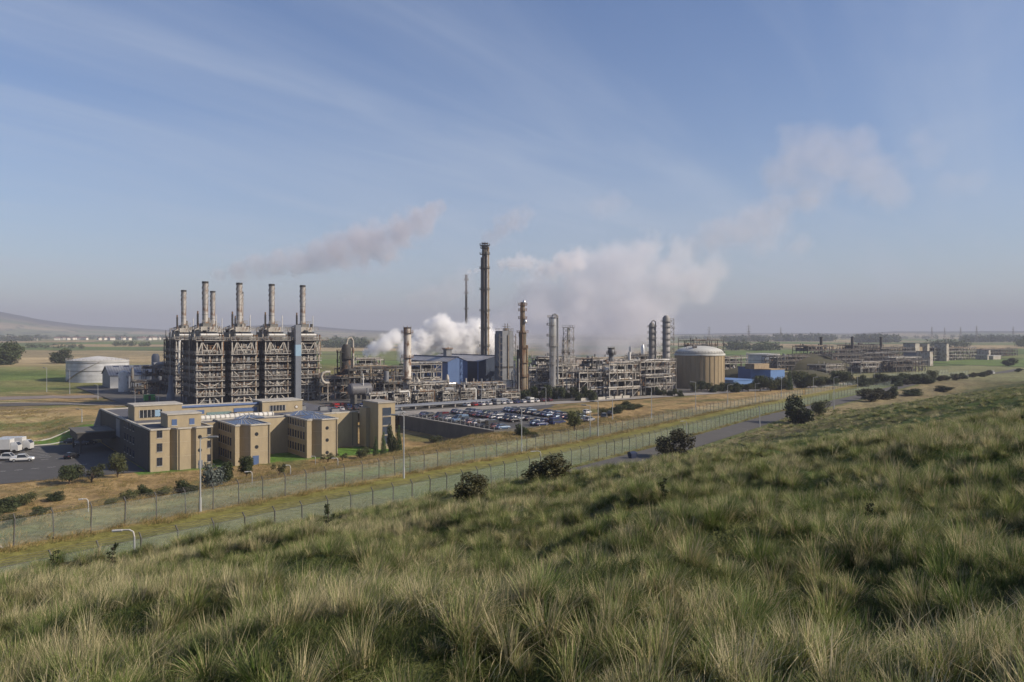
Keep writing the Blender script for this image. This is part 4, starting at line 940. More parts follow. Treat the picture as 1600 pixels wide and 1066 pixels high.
# blue sheds
def bshed(label, a, b, w_, L, ez, rz_, front):
    T = sthing('blue_shed', label, 'shed', a, b); mb = MB(); mb.use(SHEDB if front == 0 else mat('shaded_blue_sheet',(.028,.043,.075),.5,c2=(.02,.032,.058),scale=.15)); mb.box(0,w_,0,L,0,ez)  # second shed's blue darkened towards navy: its shade is in the colour
    mb.add([(0,0,ez),(w_,0,ez),(w_/2,0,rz_)],[(0,1,2)]); mb.add([(0,L,ez),(w_,L,ez),(w_/2,L,rz_)],[(0,2,1)]); mb.use(NAVY); mb.box(-.04,w_+.04,-.04,L+.04,0,1.4); mb.build('wall', T)
    mb = MB(); mb.use(ROOFST)
    for s, x0, x1 in ((1,-.5,w_/2),(-1,w_+.5,w_/2)):
        mb.add([(x0,-.4,ez-.15),(x1,-.4,rz_+.2),(x1,L+.4,rz_+.2),(x0,L+.4,ez-.15)],[(0,1,2,3) if s > 0 else (0,3,2,1)])
    mb.build('roof', T)
    mb = MB(); mb.use(NAVY); mb.box(w_/2-.35,w_/2+.35,-.4,L+.4,rz_+.1,rz_+.5); mb.box(-.75,-.5,-.4,L+.4,ez-.5,ez+.05); mb.build('gutter', T)
    mb = MB(); mb.use(SHEDB); mb.tube((-.3,-.3,0),(-.3,-.3,ez-.3),.3,8); mb.build('downpipe', T)
    return T
a1_, b1_ = at(700, 385)
bshed('bright blue sheet-metal shed with a sunlit gable and striped grey roof', a1_, b1_, 11.2, 43, 13.5, 15.5, 0)
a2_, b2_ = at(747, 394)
s2 = bshed('larger blue shed with its gable and side in shade, right of the bright gable', a2_, b2_, 23, 54, 13.4, 15.8, 1)
T = sthing('roof_plant', 'small dark ventilation tower standing on the ridge between the blue sheds', 'roof plant', a1_+7, b1_+12, 15.0)
mb = MB(); mb.use(GREY); mb.cbox(0,0,0,3,3,4); mb.use(DARK); mb.cbox(0,0,4,3.6,3.6,.4); mb.build('housing', T)
mb = MB(); mb.use(RUST); mb.cbox(0,0,4.6,4.6,3.4,.4); mb.bar((1,1,4.4),(1,1,5.6),.3); mb.bar((-1,-1,4.4),(-1,-1,4.7),.3); mb.build('cap', T)
# blue building beyond the tree belt
def bbox_building(label, px, D, w_, d_, h, m, roofm, name='blue_building', wl=None):
    a, b = at(px, D); T = sthing(name, label, 'building', a, b); mb = MB(); mb.use(m); mb.box(0,w_,0,d_,-.5,h); mb.build('wall', T)
    mb = MB(); mb.use(roofm); mb.box(-.3,w_+.3,-.3,d_+.3,h,h+.35); mb.build('roof', T)
    if wl: wl(T, w_, d_, h)
    return T
LBL = mat('bright_blue_sheet',(.11,.2,.4),.5,c2=(.09,.17,.34),scale=.2)
bbox_building('tall bright blue box building beyond the tree belt, right of the domed tank', 1204, 430, 12.5, 13, 7.6, LBL, mat('tan_roof',(.38,.29,.17),.8), wl=lambda T,w_,d_,h: [m_ for m_ in [MB()] if m_.use(TANP) and (m_.box(-6,7,6,12,h+.4,h+3.2) or m_.build('roof_plant', T))])
bbox_building('low blue flat-roofed building beside the tall bright blue box', 1146, 408, 17, 20, 3.0, LBL, LBL)
bbox_building('dark blue annex box left of the tall bright blue box', 1176, 445, 8, 10, 8.4, SHEDB, FELT)
# white box towers of the far terminal
for px, D, w_, h, l in ((1430,780,14,19,'wide pale boiler house with an orange-brown side, far right'),(1449,790,7,18.5,'second pale boiler house just right of the wide one'),(1479,800,8,18.5,'narrow pale boiler house standing alone at the far right'),(1453,690,9,12.7,'white sunlit far building in front of the pale boiler houses'),(1433,700,14,11.5,'grey shaded hall left of the white sunlit far building'),(1545,860,7,11,'small white far tower near the end of the road'),(1552,840,30,5,'long low white far roof near the road bend'),(1543,835,5,6,'small white far cabin beside the long low roof')):
    a, b = at(px, D); T = sthing('boiler_house', l, 'building', a, b); mb = MB(); mb.use(CREAM if 'grey' not in l else BLGREY); mb.box(0,w_*.6,0,12,0,h-.4)
    if 'orange' in l: mb.use(TANP); mb.box(w_*.6,w_,0,12,0,h*.8)
    mb.build('wall', T); mb = MB(); mb.use(FELT if 'roof' not in l else WHITE); mb.box(-.3,w_*.6+.3,-.3,12.3,h-.4,h); mb.build('roof', T)
for k,(px,D,l) in enumerate(((1283,690,'far black chimney standing nearest the grassy mound'),(1331.5,720,'far black chimney in the middle of the three'),(1376.5,750,'far black chimney farthest right of the three'))):
    zt = ztop(526.5,D); column(l, px, D, [(1.35,0),(1.2,zt-1.2),(1.4,zt-1),(1.4,zt)], DARK, lad=False, n=10, name='far_chimney', cat='chimney', rings=[(zt*.45,0,TAU)])
# grassy bund in the far terminal
def mound(name, label, px, D, rx, ry, h):
    x, y = PD(px, D); n, mr = 40, 10; V = []; Fs = []
    for i in range(mr+1):
        q = i/mr
        for k in range(n):
            a = TAU*k/n; hh = h*(math.cos(q*math.pi/2)**.55 if q < 1 else 0)-1.2*(q >= 1)
            V.append((rx*q*math.cos(a), ry*q*math.sin(a), hh*(.94+.12*float(vnoise(np.array(k/3.),np.array(q*4.),4)))))
    for i in range(mr):
        for k in range(n): Fs.append((i*n+k,i*n+(k+1)%n,(i+1)*n+(k+1)%n,(i+1)*n+k)[::-1])
    mb = MB(); mb.use(mat('bund_grass',(.09,.078,.04),.95,c2=(.04,.042,.022),scale=.08,amt=1.2,bump=.4)); mb.add(V, Fs); o = mb.build(name); o.location = (x,y,0); o.data.shade_smooth(); return meta(o, kind='structure')
mound('bund_hill','', 1256, 640, 37, 34, 11.5); mound('bund_hill','', 1172, 470, 24, 18, 7.5); mound('bund_hill','', 1258, 500, 17, 14, 4.5)
T = sthing('road_barrier', 'long white and dark striped barrier along the road beneath the pale pipe racks', 'barrier', *at(908, 318))
for k in range(6):
    mb = MB(); mb.use(COPING); mb.box(k*4.6,k*4.6+3.9,0,.5,0,1.1); mb.build('panel', T)
    mb = MB(); mb.use(DARK); mb.box(k*4.6+3.92,k*4.6+4.58,.05,.45,0,1.0); mb.build('post', T)
T = sthing('pipe_track', 'low pipe track of blue-grey pipes along the back edge of the car park road', 'pipe rack', 83, 60)
mb = MB(); mb.use(CONC)
for k in range(11): mb.box(k*5.5,k*5.5+.4,0,4,0,.9)
mb.build('sleeper', T)
mb = MB(); mb.use(BLGREY)
for k,y in enumerate((.3,1.0,1.7,2.5,3.3)): mb.tube((-1,y,1.25),(58,y,1.25+.1*k),.28 if k%2 else .36,9)
mb.build('pipe', T, smooth=50)
rk = random.Random(5)
for k in range(6):
    process('pump_skid', f'small pump skid behind the blue-grey pipe track, {ORD[k]} from its left end', 'pump skid', 86+k*9.5, 66+rk.uniform(0,3), 6.5, 4, [2.2,4.2+rk.random()], 90+k, nx=3, ny=2, lit=.8, vessels=1, dens=1.3, group='pump skids behind the pipe track')
# ------------------------------------------------------------------ plants
def leaf_mat(name, c, c2, tr=.25):
    m = bpy.data.materials.new(name); m.use_nodes = True; nt = m.node_tree; bs = nt.nodes['Principled BSDF']; bs.inputs['Roughness'].default_value = .65; bs.inputs['Specular IOR Level'].default_value = .25
    g = nd(nt, 'ShaderNodeNewGeometry'); oi = nd(nt, 'ShaderNodeObjectInfo')
    mx = nd(nt, 'ShaderNodeMix', data_type='RGBA'); mx.inputs[6].default_value = (*c,1); mx.inputs[7].default_value = (*c2,1)
    nt.links.new(g.outputs['Random Per Island'], mx.inputs[0])
    hv = nd(nt, 'ShaderNodeHueSaturation'); r = nd(nt, 'ShaderNodeMapRange'); r.inputs['To Min'].default_value = .7; r.inputs['To Max'].default_value = 1.3
    nt.links.new(oi.outputs['Random'], r.inputs['Value']); nt.links.new(r.outputs[0], hv.inputs['Value']); nt.links.new(mx.outputs[2], hv.inputs['Color'])
    nt.links.new(hv.outputs[0], bs.inputs['Base Color'])
    t = nd(nt, 'ShaderNodeBsdfTranslucent'); nt.links.new(hv.outputs[0], t.inputs[0]); ms = nd(nt, 'ShaderNodeMixShader'); ms.inputs[0].default_value = tr
    nt.links.new(bs.outputs[0], ms.inputs[1]); nt.links.new(t.outputs[0], ms.inputs[2]); nt.links.new(ms.outputs[0], nt.nodes['Material Output'].inputs['Surface'])
    return m
LEAF = leaf_mat('dark_leaf', (.03,.042,.016), (.05,.064,.022), .15); LEAF2 = leaf_mat('olive_leaf', (.05,.06,.022), (.08,.085,.03), .2); CON = leaf_mat('conifer_leaf', (.05,.085,.03), (.085,.13,.035), .15)
FARL = leaf_mat('woodland_leaf', (.04,.055,.025), (.06,.075,.03)); BLC = leaf_mat('bluish_conifer_leaf', (.07,.085,.075), (.10,.115,.10), .1); HAW = leaf_mat('hawthorn_leaf', (.034,.034,.015), (.06,.055,.022), .12)
def leaves(blobs, n, size, seed, flat=.75, inner=.5):
    rg = np.random.default_rng(seed); vol = np.array([b[3]*b[4]*b[5] for b in blobs])**.67; cnt = (n*vol/vol.sum()).astype(int)+1; V = []; 
    for b, k in zip(blobs, cnt):
        d = rg.normal(size=(k,3)); d /= np.linalg.norm(d,axis=1)[:,None]; rr = 1-inner*rg.random(k)**1.6; rr *= 1+.22*(vnoise(d[:,0]*2.3+seed,d[:,1]*2.3+d[:,2]*1.7,seed)-.5)*2
        c = np.array(b[:3])+d*rr[:,None]*np.array(b[3:6])
        nrm = d+rg.normal(size=(k,3))*.7; nrm /= np.linalg.norm(nrm,axis=1)[:,None]
        t = np.cross(nrm, rg.normal(size=(k,3))); t /= np.linalg.norm(t,axis=1)[:,None]+1e-9; w = np.cross(nrm, t); s = size*(.55+.9*rg.random(k))[:,None]
        V.append(np.stack([c-t*s, c-w*s*flat*.55+nrm*s*.12, c+t*s, c+w*s*flat*.55+nrm*s*.12],1))
    V = np.concatenate(V).reshape(-1,3); return V
def quads(name, V, m, parent):
    me = bpy.data.meshes.new(name); k = len(V)//4; me.vertices.add(len(V)); me.vertices.foreach_set('co', V.ravel()); me.loops.add(len(V)); me.loops.foreach_set('vertex_index', np.arange(len(V),dtype=np.int32))
    me.polygons.add(k); me.polygons.foreach_set('loop_start', np.arange(0,len(V),4,dtype=np.int32)); me.polygons.foreach_set('loop_total', np.full(k,4,dtype=np.int32)); me.update(calc_edges=True); me.materials.append(m)
    o = bpy.data.objects.new(name, me); COL.objects.link(o); return adopt(o, parent)
def plant(name, kind, seed, m, nleaf, size):
    """unit plant: height 1, width about 1, rooted at the origin"""
    rd = random.Random(seed); T = thing(name, 'x', 'tree' if 'tree' in name or 'conifer' in name else 'bush'); B = []
    if kind == 'bush':
        for k in range(9): a = TAU*k/9+rd.random(); q = rd.uniform(.12,.32); r = rd.uniform(.15,.27); B.append((q*math.cos(a)*1.1,q*math.sin(a)*1.1,rd.uniform(.18,.8),r*.9,r*.9,r*rd.uniform(.7,1.1)))
        B.append((0,0,.4,.32,.32,.38))
    elif kind == 'tree':
        for k in range(13): a = TAU*k/13+rd.random(); q = rd.uniform(.1,.36); r = rd.uniform(.13,.23); B.append((q*math.cos(a),q*math.sin(a),rd.uniform(.38,.84),r,r,r*.85))
        B.append((0,0,.6,.3,.3,.32))
    elif kind == 'sparse':
        for k in range(10): a = TAU*rd.random(); q = rd.uniform(.15,.42); r = rd.uniform(.1,.17); B.append((q*math.cos(a),q*math.sin(a),rd.uniform(.3,.9),r,r,r*.8))
    else:
        for k in range(14): z = k/14.; r = .34*(1-z)**.8+.05; B.append((rd.uniform(-.04,.04),rd.uniform(-.04,.04),.08+z*.86,r,r,.08))
    mb = MB(); mb.use(BARK); h0 = .55 if kind != 'cone' else .9; lean = (rd.uniform(-.04,.04), rd.uniform(-.04,.04))
    mb.tube((0,0,-.12),(lean[0],lean[1],h0*.6),.035,7,.022); mb.tube((lean[0],lean[1],h0*.6),(lean[0]*1.5,lean[1],h0),.022,6,.008)
    if kind != 'cone':
        for b in B[:8]: mb.tube((lean[0]*.6,lean[1]*.6,h0*rd.uniform(.25,.6)), b[:3], .014, 5, .004)
    mb.build('trunk', T); quads('crown', leaves(B, nleaf, size, seed), m, T); return T
PL = dict(bush=plant('bush','bush',1,LEAF,3000,.042), hawthorn=plant('bush','bush',2,HAW,3400,.036), olive=plant('bush','bush',3,LEAF2,1700,.042), tree=plant('tree','tree',4,LEAF,3400,.036), tree2=plant('tree','tree',5,LEAF2,2400,.036),
          sparse=plant('tree','sparse',6,LEAF2,1100,.036), cone=plant('conifer','cone',7,CON,1800,.036), blue=plant('conifer','bush',8,BLC,1700,.045), dark=plant('bush','bush',9,HAW,1200,.05))
PUSED = set()
def put_plant(kind, x, y, w, h, label, group=None, z=None, name=None):
    src = PL[kind]; z = tz(x, y) if z is None else z; rz_ = random.uniform(0,6.28)
    if kind in PUSED: o = dup(src)
    else: o = src; PUSED.add(kind)
    o.location = (x,y,z-.08*h); o.rotation_euler = (0,0,rz_); o.scale = (w,w,h*1.05); o['label'] = label
    if group: o['group'] = group
    elif 'group' in o: del o['group']
    return o
def ground_hit(px, py, lo=20., hi=2500.):
    """where a ray through a photograph pixel meets the ground"""
    D = np.geomspace(lo, hi, 1600); x = (px-800)/F*D; z = H-(py-HZ)/F*D; g = terrain(x, D); w = np.nonzero(z <= g)[0]
    i = w[0] if len(w) else len(D)-1; return x[i], D[i], g[i]
def bush_px(kind, px, by, w, h, label, group=None, D=None):
    """plant whose foot is seen at (px, by) and which looks w by h pixels large"""
    if D is None: x, y, z = ground_hit(px, by)
    else: (x, y) = PD(px, D); z = tz(x, y)
    return put_plant(kind, x, y, w/F*y, h/F*y, label, group, z)
for t in (
 ('tree',108,757,44,32,'dark rounded tree at the corner of the forecourt, leftmost of the three by the kerb'),('sparse',143,755,46,34,'thin open-crowned tree, middle of the three beside the forecourt kerb'),('tree2',184,747,38,40,'taller olive tree nearest the shaded side of the office building'),
 ('bush',226,778,26,24,'dark round bush in dry grass, below the left corner of the stone building'),('olive',201,784,34,22,'pale low bush left of the dark round bush in the dry grass'),('olive',173,793,26,18,'small low bush nearest the fence below the building corner'),
 ('bush',290,773,38,26,'dark spreading bush in front of the first porthole wing'),('olive',255,775,30,16,'faint low bush between two darker bushes on the dry bank'),('blue',330,762,42,46,'bluish conifer at the corner of the first wing beside the lamp post'),
 ('bush',352,755,34,40,'dark upright bush right of the bluish conifer'),('tree',385,748,26,38,'dark narrow tree in front of the blue door of the second wing'),('sparse',436,745,26,24,'thin sapling below the lawn between the wings'),
 ('olive',567,717,26,22,'round olive bush on the bank below the third wing'),('sparse',512,722,26,16,'low scrubby bush at the foot of the third wing'),('sparse',535,720,20,14,'small bare shrub right of the third wing'),
 ('cone',587,0,13,34,'bright green conifer, shortest of the row by the stair tower',None,200),('cone',599,0,15,40,'bright green conifer second in the row by the stair tower',None,202),('bush',611,0,17,50,'dark tall conifer-like shrub at the corner of the stair tower',None,207),('cone',623,0,16,46,'bright green conifer nearest the tall lamp post by the wall',None,208),
 ('olive',680,692,24,14,'small brown bush on the grassy mound below the retaining wall'),
 ('tree2',897,674,34,34,'leafy tree standing among the cars at the end of the car park'),('bush',815,682,24,22,'dark bush at the corner of the car park wall beside a lamp post'),('olive',834,684,22,12,'low bush right of the lamp post at the car park corner'),
 ('bush',822,622,24,16,'small dark shrub by the cars under the rusty column'),
 ('hawthorn',1050,716,68,46,'wide dark hawthorn bush on the hill edge beside the perimeter road'),('hawthorn',852,758,82,48,'broad dark bush on the hill edge right of the curved low lamp'),('hawthorn',736,782,60,42,'ragged dark bush sticking out of the grass below the fence'),
 ('bush',1246,664,54,52,'largest round dark bush beside the road shadow'),('olive',1281,650,32,30,'lighter bush tucked behind the largest round dark bush'),
 ('hawthorn',1360,627,42,20,'low wide dark bush, leftmost of three above the road'),('hawthorn',1378,624,36,18,'middle dark bush of three above the road'),('bush',1394,622,22,22,'taller rounded dark bush, rightmost of three above the road'),
 ('bush',1425,618,34,12,'flat dark bush just before the dark hedge by the far road'),('bush',1475,612,32,10,'flat spreading dark bush below the far road'),('hawthorn',1576,572,26,13,'dark lone bush by the far bend of the road'),('bush',1592,581,14,6,'little dark bush at the far right end of the road verge'),
 ('bush',95,568,36,26,'round dark tree casting a shadow on the green pasture'),):
    bush_px(*t)
bush_px('bush',12,570,58,42,'largest dark tree at the far left of the pasture'); bush_px('bush',-22,572,60,44,'dark tree cut by the left edge of the pasture')
for k,(px,py,w_,h_) in enumerate(((8,800,46,26),(38,790,40,24),(62,806,34,18),(20,822,44,20),(86,783,30,16),(-14,812,40,26))): bush_px('olive' if k%2 else 'bush', px, py, w_, h_, f'dark scrub bush on the bank at the lower left, {ORD[k]} of the thicket', 'scrub thicket on the bank at the lower left')
rg = random.Random(3)
for k in range(12):
    px = 1405+k*12.5+rg.uniform(-3,3); bush_px('hawthorn' if k%2 else 'bush', px, 604-k*1.5+rg.uniform(-1,1), rg.uniform(14,20), rg.uniform(7,11), f'dark hedge clump above the far road, {ORD[k]} from the left', 'clumps of the hedge by the far road')
for k in range(7):
    px = 942+k*9+rg.uniform(-3,3); bush_px('bush' if k%3 else 'olive', px, 647-k*1.6+rg.uniform(-2,2), rg.uniform(16,24), rg.uniform(9,14), f'dark thicket shrub above the car park end, {ORD[k]} from the left', 'shrubs of the thicket by the car park')
belt = [(1003+k*8.5, 352-k*1.2, rg.uniform(11,17), rg.uniform(10,17)) for k in range(8)]
for k,(px,D,w_,h_) in enumerate(belt): bush_px('bush' if k%2 else 'tree2', px, 0, w_, h_, f'green shrub before the pale process block, {ORD[k]} from the left', 'shrubs left of the domed tank', D=D)
for k in range(46):
    px = 1088+k*8.2+rg.uniform(-3,3); D = 362+k*1.8+rg.uniform(-14,14); big = rg.uniform(18,30)*(1.0 if k > 11 else .8)
    hgt = rg.uniform(15,27)*(1. if k > 11 else .75)*(1. if k < 30 else .8) if k != 18 else 34
    bush_px(rg.choice(('tree','tree2','bush','olive')) if k != 18 else 'cone', px, 0, big if k != 18 else 16, hgt, f'green belt tree before the far terminal, {ORD[k]} from the domed tank', 'trees of the belt before the far terminal', D=D)
for k in range(12):
    px = 818+k*9.5+rg.uniform(-3,3); D = 322+rg.uniform(-6,10); bush_px(('tree','bush')[k%2], px, 0, rg.uniform(14,20), rg.uniform(16,30), f'shaded dark tree below the columns, {ORD[k]} from the rusty column', 'shaded trees at the foot of the columns', D=D)
for k,(px,by) in enumerate(((1100,546),(1150,547),(1040,545))): pass
for k_, o_ in PL.items():
    if k_ not in PUSED:
        for c_ in KIDS.get(o_.as_pointer(), ()): bpy.data.objects.remove(c_)
        bpy.data.objects.remove(o_)
# far woods and hedgerow trees: one mass, nobody could count them
def woods(name, label, spots, seed):
    rg = np.random.default_rng(seed); Vs = []
    for (px0,px1,D,h,n) in spots:
        for k in range(n):
            px = rg.uniform(px0,px1); d = D*rg.uniform(.97,1.03); x, y = PD(px, d); z = tz(x,y); hh = h*rg.uniform(.6,1.15); w_ = hh*rg.uniform(.45,.75)
            Vs.append(leaves([(x,y,z+hh*.5,w_,w_,hh*.5),(x+w_*.5,y,z+hh*.35,w_*.7,w_*.7,hh*.35)], 42, hh*.17, int(rg.integers(1e6))))
    o = quads(name, np.concatenate(Vs), FARL, None); return meta(o, label, kind='stuff')
woods('woodland', 'hazy far woods and hedgerow trees scattered over the fields', [(505,600,1500,15,70),(520,570,2100,16,40),(180,232,1500,10,26),(0,260,3000,16,140),(1130,1170,1300,15,26),(1175,1215,1250,13,26),(1210,1300,2600,24,90),(1335,1400,2200,23,90),(1500,1600,2300,20,90),(1130,1200,2400,18,60),(985,1030,1500,14,26),(1590,1700,1500,18,40),(600,1000,3200,16,150),(1000,1600,3600,18,200),(-60,60,2200,16,60),(1440,1520,1500,14,30),(40,130,1300,8,18)], 5)

# ------------------------------------------------------------------ perimeter fences
def chain_mat():
    m = bpy.data.materials.new('chain_link'); m.use_nodes = True; nt = m.node_tree; bs = nt.nodes['Principled BSDF']; bs.inputs['Base Color'].default_value = (.19,.235,.21,1); bs.inputs['Roughness'].default_value = .5
    uv = nd(nt, 'ShaderNodeUVMap'); s = nd(nt, 'ShaderNodeSeparateXYZ'); nt.links.new(uv.outputs[0], s.inputs[0])
    def mm(op, a, b):
        n = nd(nt, 'ShaderNodeMath', operation=op)
        for i, v in enumerate((a,b)):
            if isinstance(v, (int,float)): n.inputs[i].default_value = v
            elif v is not None: nt.links.new(v, n.inputs[i])
        return n.outputs[0]
    def wire(v): return mm('LESS_THAN', mm('FRACT', mm('DIVIDE', v, .07), None), .125)
    f = mm('MAXIMUM', wire(mm('ADD', s.outputs[0], s.outputs[1])), wire(mm('SUBTRACT', s.outputs[0], s.outputs[1])))
    t = nd(nt, 'ShaderNodeBsdfTransparent'); ms = nd(nt, 'ShaderNodeMixShader'); nt.links.new(f, ms.inputs[0]); nt.links.new(t.outputs[0], ms.inputs[1]); nt.links.new(bs.outputs[0], ms.inputs[2])
    nt.links.new(ms.outputs[0], nt.nodes['Material Output'].inputs['Surface']); return m
CHAIN = chain_mat()
postmb = MB(); postmb.use(POSTM); postmb.bar((0,0,-.4),(0,0,2.55),.09); postmb.bar((0,0,2.5),(0,.32,2.95),.085)
def fence(label, d, s0, s1, step, crank=1):
    """chain-link panels between posts with cranked tops and barbed wire, following the ground"""
    T = thing('chain_link_fence', label, 'fence'); n = int((s1-s0)/step); P = []; first = None
    for k in range(n+1):
        x, y, a = fence_xy(s0+k*step, d); z = tz(x,y); P.append((x,y,z,a))
        if first is None: first = postmb.build('post', T); o = first
        else: o = first.copy(); COL.objects.link(o); adopt(o, T)
        o.location = (x,y,z); o.rotation_euler = (random.gauss(0,.018),random.gauss(0,.018),a)
    me = bpy.data.meshes.new('mesh_panel'); V = []; Fs = []; U = []; L = 0; sub = 3
    for (x0,y0,z0,_),(x1,y1,z1,_) in zip(P,P[1:]):
        i = len(V); V += [(x0,y0,z0+.03),(x1,y1,z1+.03),(x1,y1,z1+2.45),(x0,y0,z0+2.45)]; Fs.append((i,i+1,i+2,i+3)); q = math.hypot(x1-x0,y1-y0); U += [(L,z0),(L+q,z1),(L+q,z1+2.42),(L,z0+2.42)]; L += q
    me.from_pydata(V, [], Fs); uvl = me.uv_layers.new(name='UVMap'); uvl.data.foreach_set('uv', np.array(U).ravel()); me.materials.append(CHAIN)
    o = bpy.data.objects.new('mesh_panel', me); COL.objects.link(o); adopt(o, T)
    mb = MB(); mb.use(POSTM)
    for (x0,y0,z0,a0),(x1,y1,z1,a1) in zip(P,P[1:]):
        for q in (.1,.2,.31):
            h = 2.52+q*1.35; mb.bar((x0-math.sin(a0)*q*crank,y0+math.cos(a0)*q*crank,z0+h),(x1-math.sin(a1)*q*crank,y1+math.cos(a1)*q*crank,z1+h),.02)
        mb.bar((x0,y0,z0+2.45),(x1,y1,z1+2.45),.035)
    mb.build('barbed_wire', T); return T
fence('near chain-link fence with cranked posts along the verge of the perimeter road', 0, -84, 276, 3.67, 1)
fence('second chain-link fence with cranked posts at the foot of the dry bank', 16.2, -60, 296, 3.67, 1)
fence('far continuation of the near chain-link fence, along the bend of the road', 0, 280, 560, 5, 1)
fence('far continuation of the second chain-link fence, below the tree belt', 16.2, 300, 570, 5, 1)
T = thing('strainer_post', 'thick pale braced strainer post of the second fence at the left', 'post', (*fence_xy(-27,16.0)[:2], tz(*fence_xy(-27,16.0)[:2])), fence_xy(-27)[2])
mb = MB(); mb.use(CONC); mb.box(-.2,.2,-.2,.2,-.3,2.9); mb.build('post_shaft', T)
for sg in (-1,1):
    mb = MB(); mb.use(CONC); mb.bar((sg*.15,0,2.0),(sg*2.6,0,.0),.18); mb.build('brace', T)

# ------------------------------------------------------------------ lamps
def lamp(label, x, y, h, z=None, arm=1.5, ang=0., group='tall lamp posts', short=False):
    z = tz(x,y) if z is None else z; T = thing('street_lamp' if not short else 'fence_light', label, 'lamp post', (x,y,z), ang, group); mb = MB(); mb.use(LAMPM)
    if not short:
        mb.tube((0,0,-.3),(0,0,1.6),.15,8); mb.tube((0,0,1.6),(0,0,h),.10,8,.07); mb.build('pole', T)
        mb = MB(); mb.use(LAMPM); mb.path([(0,0,h-.1),(arm*.2,0,h+.05),(arm*.8,0,h+.12)],.06,7); mb.build('arm', T)
        mb = MB(); mb.use(GREY); mb.tube((arm*.55,0,h+.1),(arm*1.25,0,h+.16),.17,8,.12); mb.build('lamp_head', T)
    else:
        mb.tube((0,0,-.3),(0,0,h-.45),.06,8); mb.build('pole', T); mb = MB(); mb.use(WHITE); mb.path([(0,0,h-.45),(-.06*arm,0,h-.12),(-.25*arm,0,h),(-.7*arm,0,h-.02)],.05,8); mb.build('arm', T)
        mb = MB(); mb.use(WHITE); mb.hcyl((-.62*arm,0,h-.03),(-1.1*arm,0,h-.08),.085,8); mb.build('lamp_head', T)
    return T
for k,(px,top,base,ang,l) in enumerate(((313,685,800,0,'tall lamp post between the fences in front of the first porthole wing'),(631,650,748,180,'tall lamp post between the fences in front of the car park wall'),(815,637,706,180,'tall lamp post between the fences at the corner of the car park'),(922,634,684,180,'tall lamp post seen against the white car at the end of the car park'),(934.5,628,682,180,'tall lamp post just right of the white car'),
      (957,622,656,180,'lamp post on the brow right of the parked cars'),(1018,606,654,180,'lamp post standing in tan grass left of the domed tank'),(1087,598,642,180,'lamp post in front of the foot of the domed tank'),(1137,602,632,0,'lamp post right of the domed tank before the belt'),(1180,600,628,0,'slim lamp post in front of the low blue building'),
      (1221,590,620,0,'slim lamp post in front of the tall bright blue box'),(1271,590,612,0,'slim lamp post before the tree belt, first right of the blue box'),(1303,590,618,0,'tall slim lamp post beyond the largest round bush'),(1340,585,606,0,'slim lamp post before the middle of the tree belt'),(1366,582,602,0,'slim lamp post before the right part of the tree belt'))):
    x, y, z = ground_hit(px, base); x, y = x, y; lamp(l, x, y, (base-top)/F*y, z, 1.6, R(ang))
for px,D,top,l in ((853,300,606,'pale lamp post with a single head beside the white car row by the plant road'),(752,297,603,'grey lamp post in the middle of the pale pipe manifolds'),(730,0,0,''),(655,0,0,''),(1190,0,0,'')):
    if D: x, y = PD(px,D); lamp(l, x, y, ztop(top,D), 0, 1.8, R(180))
x, y, z = ground_hit(1187, 668); lamp('dark lamp post with long shadow standing by the perimeter road', x, y, 5.2, z, .9, R(90))
x, y, z = ground_hit(1303, 640); lamp('slim lamp post between the road and the hill right of the round bush', x, y, 7.2, z, 1.0, R(90))
for px,D,ty,h,ang,sz,l in ((210,52,828,4.6,0,1.3,'white low lamp with a long flat head rising from the grass at the lower left'),(845,139,710,4.2,0,1.6,'white curved low lamp beside the road near the broad dark bush'),(1073,172,658,3.6,0,1.2,'white curved low lamp behind the wide hawthorn')):
    x, y = PD(px,D); zt = H-(ty-HZ)/F*D; z = tz(x,y); lamp(l, x, y, max(zt-z,2), z, sz, R(ang), 'curved low fence lights', True)
for px,py,l in ((138,800,'curved low light on the dry bank at the left, before the fence'),(394,757,'curved low light in front of the dark narrow tree'),(454,742,'little curved light below the lawn between the wings'),(528,731,'little curved light at the foot of the third wing'),(493,728,'faint curved light left of the third wing foot')):
    x, y, z = ground_hit(px, py); lamp(l, x, y, 20/F*y if px < 420 else 15/F*y, z, 1.0, 0, 'curved low fence lights', True)
for px,D,top,l in ((24,250,652,'x'),(128,240,640,'lamp post on the forecourt kerb against the dry meadow'),(73,370,575,'lamp post beside the pasture left of the white tank'),(109,360,578,'lamp post at the left foot of the white tank'),(153,330,602,'lamp post on the access road before the shed'),(211,300,612,'lamp post behind the roof edge of the office, left of the towers'),(248,300,620,'short lamp post right of the green bin')):
    if l == 'x': continue
    x, y = PD(px,D); lamp(l, x, y, ztop(top,D)-tz(x,y), None, 1.5, R(180))

